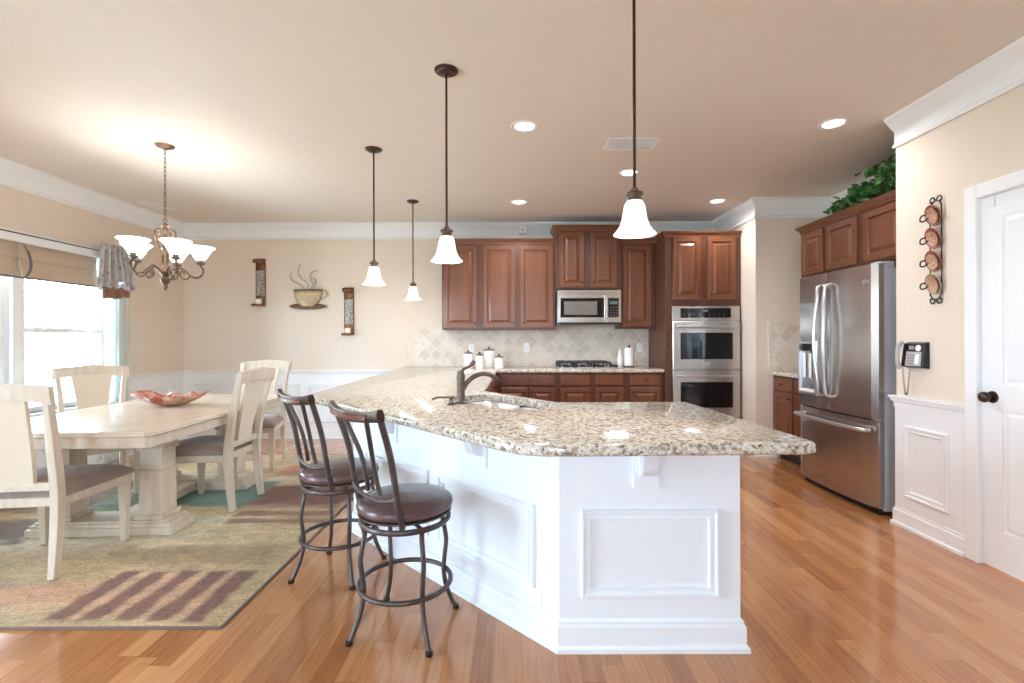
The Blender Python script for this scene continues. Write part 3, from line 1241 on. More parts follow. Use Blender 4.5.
for (x0, x1) in ((0.03, 0.365), (0.39, 0.728)):
    bm = B()
    rect_rings(bm, x0, x1, 0.12, 0.705, DOOR_RINGS)
    bmesh.ops.transform(bm, matrix=MS, verts=bm.verts)
    obj('door', bm, M['cabinet'], sb, world=True)
base_cabinet('cherry base cabinet on the kitchen side of the peninsula end', 0.578, 0.50, (0.878, 2.575, 0), PI, [('drawer', 0.03, 0.55), ('door', 0.03, 0.28, 'R'), ('door', 0.30, 0.55, 'L')])

# granite counter with the sink cut-out
OUT = [(0.985, 1.578), (0.992, 1.60), (0.93, 2.61), (0.25, 2.61), (0.225, 2.625), (-0.19, 3.19), (-0.195, 3.22), (-0.195, 5.495), (1.708, 5.495), (1.708, YB - 0.013), (-1.385, YB - 0.013), (-1.40, YB - 0.013),
       (-1.283, 3.05), (-1.28, 2.99), (-1.25, 2.925), (-0.565, 2.195), (-0.285, 1.885), (-0.12, 1.70), (-0.03, 1.605), (0.03, 1.562), (0.10, 1.543), (0.18, 1.542), (0.6, 1.552), (0.95, 1.562)]


def inset_poly(pts, d):
    n = len(pts)
    out = []
    for i in range(n):
        p0, p1, p2 = Vector(pts[i - 1]), Vector(pts[i]), Vector(pts[(i + 1) % n])
        d1, d2 = (p1 - p0).normalized(), (p2 - p1).normalized()
        n1, n2 = Vector((-d1.y, d1.x)), Vector((-d2.y, d2.x))
        m = n1 + n2
        m = m / max(1e-6, m.length)
        m = m / max(0.4, m.dot(n1))
        q = p1 + m * d
        out.append((q.x, q.y))
    return out


def round_rect(cx, cy, hx, hy, r, rot, seg=5):
    pts = []
    for sx, sy, a0 in ((1, 1, 0), (-1, 1, PI / 2), (-1, -1, PI), (1, -1, 1.5 * PI)):
        for k in range(seg + 1):
            a = a0 + k * PI / 2 / seg
            x, y = sx * (hx - r) + r * math.cos(a), sy * (hy - r) + r * math.sin(a)
            pts.append((cx + x * math.cos(rot) - y * math.sin(rot), cy + x * math.sin(rot) + y * math.cos(rot)))
    return pts


SKC = (-0.068, 2.64)
SKR = math.radians(-52)
HOLE = round_rect(SKC[0], SKC[1], 0.345, 0.165, 0.06, SKR)
bm = B()


def ring(pts, z):
    return [bm.verts.new((x, y, z)) for x, y in pts]


area = sum(OUT[i - 1][0] * OUT[i][1] - OUT[i][0] * OUT[i - 1][1] for i in range(len(OUT)))
sgn = 1 if area > 0 else -1
lv = []
for ins, z in ((0.010, CT0), (0.002, CT0 + 0.006), (0.0, CT0 + 0.014), (0.0, CT1 - 0.014), (0.003, CT1 - 0.005), (0.012, CT1)):
    lv.append(ring(inset_poly(OUT, sgn * ins), z))
n = len(OUT)
for a, b in zip(lv, lv[1:]):
    for i in range(n):
        bm.faces.new((a[i], a[(i + 1) % n], b[(i + 1) % n], b[i]))
h0, h1 = ring(HOLE, CT0), ring(HOLE, CT1)
hn = len(HOLE)
for i in range(hn):
    bm.faces.new((h0[i], h1[i], h1[(i + 1) % hn], h0[(i + 1) % hn]))
for outer, hole in ((lv[0], h0), (lv[-1], h1)):
    ed = []
    for lp in (outer, hole):
        for i in range(len(lp)):
            e_ = bm.edges.get((lp[i - 1], lp[i])) or bm.edges.new((lp[i - 1], lp[i]))
            ed.append(e_)
    bmesh.ops.triangle_fill(bm, use_beauty=True, use_dissolve=False, edges=ed)
ct = tag(obj('countertop', bm, M['granite'], smooth=50), 'big speckled granite countertop of the peninsula and back run', 'countertop')

# sink
sk = thing('sink', 'double-bowl stainless sink set into the granite peninsula', 'sink', (SKC[0], SKC[1], CT0 - 0.002), SKR)
for (cx, hx) in ((-0.171, 0.165), (0.176, 0.158)):
    bm = B()
    prof = [(0.0, 0.0), (0.004, -0.10), (0.012, -0.15), (0.04, -0.185)]
    loops = []
    for ins, z in prof:
        loops.append([bm.verts.new((x, y, z)) for x, y in round_rect(cx, 0, hx - ins, 0.160 - ins, 0.055, 0)])
    nn = len(loops[0])
    for a, b in zip(loops, loops[1:]):
        for i in range(nn):
            bm.faces.new((a[i], a[(i + 1) % nn], b[(i + 1) % nn], b[i]))
    bm.faces.new(loops[-1])
    o = obj('basin', bm, M['sink_steel'], sk, smooth=60)
    so = o.modifiers.new('thickness', 'SOLIDIFY')
    so.thickness = 0.002
    bm = B()
    lathe(bm, [(0.0, 0.003), (0.028, 0.003), (0.04, 0.001), (0.042, 0.0)], 20, c=(cx, 0, -0.183))
    obj('drain', bm, M['steel_bright'], o, smooth=40)
bm = B()
box(bm, -0.0055, 0.0175, -0.150, 0.150, -0.02, -0.004)
obj('divider', bm, M['steel_bright'], sk, bevel=0.004)

# faucet
fx, fy = -0.283, 2.565
fa = thing('faucet', 'bronze single-lever faucet with arched spout at the sink', 'faucet', (fx, fy, CT1), math.radians(20))
bm = B()
lathe(bm, [(0.032, 0), (0.032, 0.006), (0.022, 0.014), (0.020, 0.03), (0.022, 0.04), (0.022, 0.13), (0.024, 0.135), (0.024, 0.145), (0.020, 0.155), (0.017, 0.172), (0.0, 0.176)], 20)
obj('body', bm, M['bronze'], fa, smooth=40)
bm = B()
tube(bm, catmull([(0.012, 0, 0.075), (0.04, 0, 0.115), (0.085, 0, 0.146), (0.135, 0, 0.154), (0.18, 0, 0.138), (0.205, 0, 0.115)], 6), [0.0135] * 25 + [0.0135] * 6, 12)
sp_ = obj('spout', bm, M['bronze'], fa, smooth=60)
bm = B()
tube(bm, [(0.199, 0, 0.122), (0.214, 0, 0.098)], 0.0165, 12)
obj('aerator', bm, M['dark_bronze'], sp_, smooth=40)
bm = B()
tube(bm, catmull([(0.0, 0, 0.163), (0.02, 0, 0.184), (0.05, 0, 0.197), (0.075, 0, 0.222)], 5), [0.012, 0.011, 0.010, 0.009, 0.009, 0.008, 0.008, 0.008, 0.008, 0.008, 0.009, 0.010, 0.011, 0.011, 0.011, 0.010], 10)
obj('lever', bm, M['bronze'], fa, smooth=60)
for i, (px_, py_, lab) in enumerate([(-0.325, 2.50, 'bronze soap dispenser with long nozzle left of the faucet')]):
    sd = thing('soap_dispenser', lab, 'soap dispenser', (px_, py_, CT1))
    bm = B()
    lathe(bm, [(0.022, 0), (0.022, 0.006), (0.012, 0.012), (0.010, 0.03), (0.014, 0.034), (0.014, 0.045), (0.0, 0.048)], 16)
    obj('pump', bm, M['bronze'], sd, smooth=40)
    bm = B()
    tube(bm, [(0, 0, 0.040), (-0.07, -0.02, 0.042), (-0.095, -0.028, 0.032)], 0.006, 8)
    obj('nozzle', bm, M['bronze'], sd, smooth=50)

# cooktop
ck = thing('cooktop', 'stainless gas cooktop with black cast-iron grates', 'cooktop', (0.52, 5.62, CT1))
obj('surface', bx(0, 0.745, 0, 0.49, 0.0005, 0.012), M['steel_bright'], ck, bevel=0.004)
for gx in (0.015, 0.215, 0.415):
    bm = B()
    w, d, z = 0.19, 0.45, 0.068
    x0, x1, y0, y1 = gx, gx + w, 0.02, 0.47
    r = 0.0095
    for a, b in (((x0, y0), (x1, y0)), ((x0, y1), (x1, y1)), ((x0, y0), (x0, y1)), ((x1, y0), (x1, y1)), ((x0, (y0 + y1) / 2), (x1, (y0 + y1) / 2)), (((x0 + x1) / 2, y0), ((x0 + x1) / 2, y1)), ((x0, y0 + 0.11), (x1, y0 + 0.11)), ((x0, y1 - 0.11), (x1, y1 - 0.11))):
        tube(bm, [(a[0], a[1], z), (b[0], b[1], z)], r, 6)
    for x in (x0, x1):
        for y in (y0, (y0 + y1) / 2, y1):
            tube(bm, [(x, y, 0.012), (x, y, z)], r, 6)
    obj('grate', bm, M['iron'], ck)
for (bx_, by_) in ((0.11, 0.13), (0.11, 0.36), (0.31, 0.245), (0.51, 0.13), (0.51, 0.36)):
    bm = B()
    lathe(bm, [(0.045, 0.012), (0.045, 0.02), (0.03, 0.024), (0.03, 0.032), (0.0, 0.034)], 18, c=(bx_, by_, 0))
    obj('burner', bm, M['black'], ck, smooth=40)
for i in range(5):
    bm = B()
    lathe(bm, [(0.02, 0.012), (0.019, 0.035), (0.0, 0.037)], 14, c=(0.68, 0.06 + i * 0.09, 0))
    obj('knob', bm, M['black'], ck, smooth=40)


# canisters and bottle on the back counter
def canister(label, x, y, r, h):
    t = thing('canister', label, 'canister', (x, y, CT1), 0, 'white canisters on the back counter')
    bm = B()
    lathe(bm, [(0.0, 0.0), (r * 0.94, 0.0), (r, 0.01), (r, h - 0.01), (r * 0.96, h), (0.0, h)], 24)
    obj('jar', bm, M['ceramic'], t, smooth=40)
    bm = B()
    lathe(bm, [(r * 0.98, h), (r * 1.02, h + 0.004), (r * 1.0, h + 0.012), (r * 0.5, h + 0.02), (0, h + 0.022)], 24)
    l = obj('lid', bm, M['ceramic_lid'], t, smooth=40)
    bm = B()
    lathe(bm, [(0.006, h + 0.02), (0.014, h + 0.03), (0.012, h + 0.04), (0, h + 0.043)], 12)
    obj('knob', bm, M['dark_bronze'], l, smooth=50)
    return t


def at(px, Y):
    return (px - 514) / 483.5 * Y


canister('leftmost white canister, mid-sized, behind the faucet lever', at(468.3, 5.85), 5.85, 0.055, 0.17)
canister('slim white canister second from the left behind the faucet', at(479.5, 5.78), 5.78, 0.045, 0.15)
canister('tallest, widest white canister with dark knob, third from the left', at(489, 5.96), 5.96, 0.072, 0.205)
canister('shortest white canister at the right of its set', at(499, 5.80), 5.80, 0.055, 0.125)
pt = thing('paper_towel_holder', 'white paper towel roll on a stand right of the cooktop', 'paper towels', (at(629, 5.9), 5.9, CT1))
bm = B()
lathe(bm, [(0.065, 0), (0.065, 0.012), (0.05, 0.016), (0, 0.016)], 24)
obj('base', bm, M['ceramic_lid'], pt, smooth=40)
bm = B()
lathe(bm, [(0.02, 0.02), (0.058, 0.02), (0.058, 0.235), (0.02, 0.235)], 24)
obj('roll', bm, M['ceramic'], pt, smooth=40)
bm = B()
lathe(bm, [(0.007, 0.016), (0.007, 0.245), (0.015, 0.255), (0.012, 0.27), (0, 0.275)], 12)
obj('spindle', bm, M['dark_bronze'], pt, smooth=50)
bt = thing('bottle', 'slim white bottle between the cooktop and the paper towels', 'bottle', (at(619.6, 5.93), 5.93, CT1))
bm = B()
lathe(bm, [(0, 0), (0.032, 0), (0.036, 0.02), (0.034, 0.10), (0.018, 0.15), (0.012, 0.18), (0.012, 0.195), (0, 0.195)], 20)
obj('body', bm, M['ceramic'], bt, smooth=50)
bm = B()
lathe(bm, [(0.013, 0.195), (0.013, 0.21), (0, 0.212)], 14)
obj('cap', bm, M['plate_white'], bt, smooth=40)


def wall_plate(label, px, py, Y, kind='outlet'):
    t = thing('wall_outlet' if kind == 'outlet' else 'wall_switch', label, kind, (at(px, Y), Y, 1.25 - (py - 340) * Y / 483.5))
    bm = B()
    rect_rings(bm, -0.037, 0.037, -0.058, 0.058, [(0, 0), (0, -0.004), (0.004, -0.007)])
    obj('plate', bm, M['plate_white'], t)
    if kind == 'outlet':
        for s in (-1, 1):
            bm = B()
            rect_rings(bm, -0.015, 0.015, s * 0.021 - 0.014, s * 0.021 + 0.014, [(0, -0.0065), (0.002, -0.009)])
            obj('socket', bm, M['ceramic'], t)
    else:
        bm = B()
        rect_rings(bm, -0.012, 0.012, -0.026, 0.026, [(0, -0.0065), (0.002, -0.011)])
        obj('rocker', bm, M['ceramic'], t)


YT = YB - 0.0125
wall_plate('white outlet on the backsplash above the canisters', 471.5, 348.5, YT)
wall_plate('white switch plate on the backsplash under the two-door cabinet', 527, 347.5, YT, 'switch')
wall_plate('white outlet on the backsplash next to the paper towels', 640, 347.5, YT)
sens = thing('wall_sensor', 'small white square sensor on the crown moulding above the cabinets', 'sensor', (at(523, 6.06), 6.09, 1.25 + 110.5 * 6.06 / 483.5))
bm = B()
rect_rings(bm, -0.05, 0.05, -0.045, 0.045, [(0, 0.06), (0, -0.008), (0.006, -0.014)])
obj('case', bm, M['plate_white'], sens)
bm = B()
disc(bm, 0, 0, -0.0165, -0.0135, 0.012)
obj('lens', bm, M['vent_dark'], sens)

# ------------------------------------------------------------------ refrigerator
FR = thing('refrigerator', 'stainless french-door refrigerator with bottom freezer drawer', 'refrigerator', (2.522, 4.338, 0), -PI / 2)
FW, FH = 0.932, 1.785
obj('body', bx(0.004, FW - 0.004, 0.09, 0.80, 0.03, 1.755), M['grey_side'], FR, bevel=0.006)


def bowed(x0, x1, z0, z1, yb=0.084):
    bm = B()
    def yf(x):
        u = (x / FW - 0.5) * 2
        return 0.030 * u * u - 0.002
    pts = []
    N = 12
    e = 0.02
    xs_ = [x0] + [x0 + (x1 - x0) * k / N for k in range(1, N)] + [x1]
    front = [(x, yf(x)) for x in xs_]
    front[0] = (x0, yf(x0) + (e if x0 < 0.01 else 0.006))
    front[-1] = (x1, yf(x1) + (e if x1 > FW - 0.01 else 0.006))
    pts = front + [(x1, yb), (x0, yb)]
    prism(bm, pts, z0, z1)
    return bm


SEAM = 0.44
doors = []
for a, b in ((0.0, SEAM - 0.002), (SEAM + 0.002, FW)):
    doors.append(obj('door', bowed(a, b, 0.682, FH), M['steel'], FR, smooth=25, bevel=0.003))
fz = obj('freezer_drawer', bowed(0.0, FW, 0.055, 0.668), M['steel'], FR, smooth=25, bevel=0.003)
obj('kick_grille', bx(0.03, FW - 0.03, 0.07, 0.12, 0.0, 0.05), M['black'], FR)
for d, hx, bend in ((doors[0], SEAM - 0.045, -0.012), (doors[1], SEAM + 0.05, 0.012)):
    bm = B()
    z0, z1 = 0.79, 1.69
    pts = [(hx, 0.0, z0), (hx, -0.045, z0 + 0.02)]
    for k in range(1, 10):
        u = k / 10
        s = math.sin(PI * u)
        pts.append((hx + bend * 2 * s - bend, -0.045 - 0.028 * s, z0 + 0.02 + (z1 - z0 - 0.04) * u))
    pts += [(hx, -0.045, z1 - 0.02), (hx, 0.0, z1)]
    tube(bm, catmull(pts, 3), 0.016, 10, up=(1, 0, 0), flat=(1.0, 0.75))
    obj('handle', bm, M['steel_bright'], d, smooth=60)
bm = B()
z = 0.60
tube(bm, catmull([(0.05, 0.02, z), (0.055, -0.035, z), (0.2, -0.055, z), (FW / 2, -0.062, z), (FW - 0.2, -0.055, z), (FW - 0.055, -0.035, z), (FW - 0.05, 0.02, z)], 5), 0.016, 10, up=(0, 0, 1), flat=(1.0, 0.75))
obj('handle', bm, M['steel_bright'], fz, smooth=60)
bm = B()
rect_rings(bm, 0.055, 0.315, 0.78, 1.235, [(0, 0.02), (0, -0.004), (0.006, -0.008), (0.022, -0.008), (0.028, 0.008)])
ds = obj('dispenser', bm, M['steel_bright'], doors[0])
bm = B()
rect_rings(bm, 0.085, 0.285, 1.15, 1.21, [(0, 0.006), (0, -0.010), (0.003, -0.012)])
obj('dispenser_display', bm, M['black_glass'], doors[0])
bm = B()
box(bm, 0.13, 0.16, -0.006, 0.004, 0.92, 1.13)
box(bm, 0.21, 0.24, -0.006, 0.004, 0.92, 1.13)
box(bm, 0.085, 0.285, -0.012, 0.004, 0.80, 0.825)
obj('dispenser_paddle', bm, M['plate_white'], doors[0], bevel=0.003)
bm = B()
disc(bm, 0.845, 1.66, 0.006, 0.022, 0.021, 20)
bd = obj('badge', bm, M['steel_bright'], doors[1])
for x0 in (0.01, FW - 0.10):
    obj('hinge_cover', bx(x0, x0 + 0.09, 0.06, 0.17, 1.757, 1.80), M['grey_side'], FR, bevel=0.006)
bm = B()
box(bm, FW - 0.05, FW - 0.002, 0.03, 0.075, 0.6685, 0.6815)
obj('hinge', bm, M['steel_bright'], FR)
for x0 in (0.06, FW - 0.10):
    bm = B()
    lathe(bm, [(0.02, 0), (0.02, 0.03)], 12, c=(x0, 0.2, 0))
    lathe(bm, [(0.02, 0), (0.02, 0.03)], 12, c=(x0, 0.7, 0))
    obj('foot', bm, M['black'], FR)


# ------------------------------------------------------------------ lights
def point_light(name, parent, loc, power, radius=0.05, color=LAMP_WARM):
    d = bpy.data.lights.new(name, 'POINT')
    d.energy = power
    d.color = color
    d.shadow_soft_size = radius
    o = bpy.data.objects.new(name, d)
    COL.objects.link(o)
    o.location = loc
    if parent:
        o.parent = parent
    return o


# pendants: origin at the ceiling
def make_pendant(label, loc):
    t = thing('pendant_light', label, 'pendant light', loc, 0, 'bell pendants over the peninsula')
    bm = B()
    lathe(bm, [(0, -0.028), (0.012, -0.028), (0.02, -0.022), (0.045, -0.018), (0.05, -0.010), (0.064, -0.006), (0.066, 0.0)], 28)
    obj('canopy', bm, M['dark_bronze'], t, smooth=40)
    bm = B()
    tube(bm, [(0, 0, -0.02), (0, 0, -0.885)], 0.0065, 10)
    obj('rod', bm, M['dark_bronze'], t, smooth=50)
    bm = B()
    lathe(bm, [(0.008, -0.86), (0.016, -0.868), (0.016, -0.876), (0.034, -0.882), (0.036, -0.890), (0.027, -0.898), (0.029, -0.916), (0.033, -0.922), (0.0, -0.924)], 24)
    obj('socket_cup', bm, M['bronze'], t, smooth=35)
    bm = B()
    prof = [(0.032, -0.918), (0.042, -0.935), (0.047, -0.965), (0.052, -0.995), (0.062, -1.022), (0.076, -1.042), (0.086, -1.054)]
    inner = [(r - 0.004, z) for r, z in reversed(prof)]
    lathe(bm, prof + inner, 32, closed=True)
    obj('glass_shade', bm, M['shade_glow'], t, smooth=60)
    bm = B()
    lathe(bm, [(0, -1.0), (0.014, -0.995), (0.02, -0.978), (0.016, -0.955), (0.011, -0.935), (0.011, -0.922)], 16)
    obj('bulb', bm, M['lens_glow'], t, smooth=60)
    return t


PEND = [(0.50, 2.0, 'largest-looking bell pendant, nearest, its rod running past the top edge'),
        (-0.37, 2.67, 'bell pendant hanging before the left wall cabinet, second nearest'),
        (-1.09, 3.77, 'bell pendant between the wall sconce and the peninsula, third nearest'),
        (-1.08, 5.18, 'smallest-looking bell pendant, farthest, near the back wall')]
p0 = None
for x, y, lab in PEND:
    if p0 is None:
        p0 = make_pendant(lab, (x, y, CEIL))
    else:
        dup(p0, (x, y, CEIL), 0, lab)
    point_light('pendant_bulb', None, (x, y, 1.665), 5, 0.03)


# recessed lights
def make_recessed(label, loc):
    t = thing('recessed_light', label, 'ceiling light', loc, 0, 'recessed downlights')
    bm = B()
    lathe(bm, [(0.066, 0.0), (0.066, -0.002), (0.072, -0.006), (0.090, -0.005), (0.095, 0.0)], 32, closed=True)
    obj('trim_ring', bm, M['white'], t, smooth=40)
    bm = B()
    lathe(bm, [(0, -0.0022), (0.0655, -0.0022), (0.0655, 0.0)], 32)
    obj('lens', bm, M['lens_glow'], t)
    return t


REC = [(0.077, 3.37, 'recessed downlight nearest the second pendant, larger-looking, left'),
       (2.21, 3.34, 'recessed downlight before the refrigerator wall, larger-looking, right'),
       (1.03, 4.31, 'recessed downlight partly behind the nearest pendant rod'),
       (0.06, 5.22, 'recessed downlight over the two-door wall cabinet, far left'),
       (2.19, 5.20, 'recessed downlight over the oven tower, far right')]
r0 = None
for x, y, lab in REC:
    if r0 is None:
        r0 = make_recessed(lab, (x, y, CEIL))
    else:
        dup(r0, (x, y, CEIL), 0, lab)
    d = bpy.data.lights.new('downlight_beam', 'SPOT')
    d.energy = 18 if x > 2 and y < 4 else 22 if x > 2 else 46
    d.spot_size = math.radians(173)
    d.spot_blend = 0.95
    d.shadow_soft_size = 0.06
    d.color = LAMP_WARM
    o = bpy.data.objects.new('downlight_beam', d)
    COL.objects.link(o)
    o.location = (x, y, CEIL - 0.02)


# vents
def ceiling_vent(label, x0, x1, y0, y1):
    t = thing('ceiling_vent', label, 'vent', ((x0 + x1) / 2, (y0 + y1) / 2, CEIL), 0, 'ceiling air vents')
    w, d = (x1 - x0) / 2, (y1 - y0) / 2
    bm = B()
    z = -0.008
    box(bm, -w, w, -d, -d + 0.035, z, 0)
    box(bm, -w, w, d - 0.035, d, z, 0)
    box(bm, -w, -w + 0.035, -d + 0.035, d - 0.035, z, 0)
    box(bm, w - 0.035, w, -d + 0.035, d - 0.035, z, 0)
    obj('frame', bm, M['white'], t, bevel=0.002)
    obj('backing', bx(-w + 0.035, w - 0.035, -d + 0.035, d - 0.035, -0.002, 0), M['louvre_back'], t)
    bm = B()
    k = -d + 0.045
    while k < d - 0.04:
        box(bm, -w + 0.036, w - 0.036, k, k + 0.006, -0.0075, -0.0021)
        k += 0.016
    obj('louvres', bm, M['white'], t)


ceiling_vent('white rectangular ceiling vent beside the nearest pendant rod', 0.70, 1.09, 3.56, 3.79)
ceiling_vent('white ceiling vent behind the chandelier chain', -4.03, -3.84, 5.16, 5.50)

# chandelier: origin at the ceiling
CH = thing('chandelier', 'antique bronze five-arm chandelier over the dining table', 'chandelier', (-2.66, 3.69, CEIL))
bm = B()
lathe(bm, [(0, -0.03), (0.012, -0.03), (0.02, -0.022), (0.055, -0.014), (0.066, 0.0)], 28)
obj('canopy', bm, M['gold_bronze'], CH, smooth=40)
bm = B()
nl = 16
for i in range(nl):
    z = -0.03 - (i + 0.5) * 0.53 / nl
    pts = []
    for k in range(12):
        a = 2 * PI * k / 12
        u, v = 0.008 * math.cos(a), 0.021 * math.sin(a)
        pts.append((u, 0, z + v) if i % 2 else (0, u, z + v))
    tube(bm, pts, 0.0022, 6, closed=True)
obj('chain', bm, M['gold_bronze'], CH, smooth=60)
bm = B()
lathe(bm, [(0, -0.58), (0.006, -0.585), (0.03, -0.615), (0.014, -0.625), (0.018, -0.645), (0.011, -0.66), (0.011, -0.70), (0.017, -0.73), (0.02, -0.80), (0.016, -0.90), (0.022, -0.925), (0.034, -0.94), (0.045, -0.965), (0.03, -0.985), (0.02, -1.0), (0.034, -1.02), (0.028, -1.045), (0.014, -1.06), (0.018, -1.075), (0.01, -1.095), (0, -1.11)], 24)
bmr = [(0.016 * math.cos(2 * PI * k / 14), 0, -0.572 + 0.016 * math.sin(2 * PI * k / 14)) for k in range(14)]
tube(bm, bmr, 0.003, 6, closed=True)
obj('stem', bm, M['gold_bronze'], CH, smooth=40)
for k in range(3):
    a = 2 * PI * k / 3 + 0.1
    ca, sa = math.cos(a), math.sin(a)
    bm = B()
    prof = [(0.018, -0.90), (0.03, -0.82), (0.055, -0.75), (0.075, -0.69), (0.065, -0.65), (0.04, -0.645), (0.03, -0.67), (0.045, -0.685)]
    tube(bm, catmull([(r * ca, r * sa, z) for r, z in prof], 5), 0.006, 8)
    obj('scroll', bm, M['gold_bronze'], CH, smooth=60)
for k in range(5):
    a = math.radians(250 + 72 * k)
    ca, sa = math.cos(a), math.sin(a)
    P3 = lambda r, z: (0.9 * r * ca, 0.9 * r * sa, z)
    bm = B()
    prof = [(0.03, -0.975), (0.065, -0.94), (0.10, -0.925), (0.14, -0.945), (0.18, -0.985), (0.225, -0.995), (0.262, -0.97), (0.27, -0.93), (0.252, -0.90), (0.25, -0.882)]
    tube(bm, catmull([P3(*p) for p in prof], 5), 0.0075, 8)
    prof = [(0.18, -0.985), (0.15, -1.01), (0.115, -1.0), (0.10, -0.975), (0.113, -0.953), (0.13, -0.957), (0.134, -0.975)]
    tube(bm, catmull([P3(*p) for p in prof], 5), 0.006, 8)
    arm = obj('arm', bm, M['gold_bronze'], CH, smooth=60)
    bm = B()
    lathe(bm, [(0.012, -0.896), (0.032, -0.884), (0.034, -0.876), (0.020, -0.872), (0.020, -0.858), (0.027, -0.852), (0, -0.850)], 20, c=P3(0.25, 0))
    obj('cup', bm, M['bronze'], arm, smooth=40)
    bm = B()
    prof = [(0.026, -0.856), (0.036, -0.848), (0.050, -0.826), (0.064, -0.798), (0.082, -0.772), (0.103, -0.756)]
    inner = [(r - 0.004, z + 0.003) for r, z in reversed(prof)]
    lathe(bm, prof + inner, 30, c=P3(0.25, 0), closed=True)
    obj('glass_shade', bm, M['chandelier_glow'], arm, smooth=60)
    point_light('chandelier_bulb', None, (-2.66 + 0.225 * ca, 3.69 + 0.225 * sa, CEIL - 0.77), 0.8, 0.03)


# ------------------------------------------------------------------ dining group
TC = (-2.66, 3.64)
TR = math.radians(3)
tb = thing('dining_table', 'whitewashed rectangular dining table on four square columns', 'table', (TC[0], TC[1], 0), TR)
TW, TL = 0.575, 0.965
top = []
c = 0.035
bm = B()
pl = [(-TW + c, -TL), (TW - c, -TL), (TW, -TL + c), (TW, TL - c), (TW - c, TL), (-TW + c, TL), (-TW, TL - c), (-TW, -TL + c)]
n = len(pl)
loops = []
for ins, z in ((0.012, 0.708), (0.0, 0.715), (0.0, 0.735), (0.006, 0.742)):
    f = inset_poly(pl, ins)
    loops.append([bm.verts.new((x, y, z)) for x, y in f])
for a, b in zip(loops, loops[1:]):
    for i in range(n):
        bm.faces.new((a[i], a[(i + 1) % n], b[(i + 1) % n], b[i]))
bm.faces.new(loops[-1])
bm.faces.new(list(reversed(loops[0])))
obj('tabletop', bm, M['table_wood'], tb)
bm = B()
prism(bm, inset_poly(pl, 0.02), 0.645, 0.7075)
obj('apron', bm, M['cream_wood'], tb, bevel=0.004)
for sy in (-1, 1):
    cy = sy * 0.465
    bm = B()
    for (hx, hy, z0, z1) in ((0.45, 0.118, 0.012, 0.06), (0.43, 0.108, 0.06, 0.085), (0.41, 0.098, 0.085, 0.10)):
        box(bm, -hx, hx, cy - hy, cy + hy, z0, z1)
    obj('plinth', bm, M['cream_wood'], tb, bevel=0.004)
    for sx in (-1, 1):
        cx = sx * 0.285
        bm = B()
        for h, z0, z1 in ((0.092, 0.1005, 0.13), (0.074, 0.13, 0.40), (0.080, 0.40, 0.415), (0.070, 0.415, 0.54), (0.082, 0.54, 0.56), (0.078, 0.56, 0.6445)):
            box(bm, cx - h, cx + h, cy - h, cy + h, z0, z1)
        obj('column', bm, M['cream_wood'], tb, bevel=0.003)
obj('stretcher', bx(-0.05, 0.05, -0.346, 0.346, 0.02, 0.085), M['cream_wood'], tb, bevel=0.004)


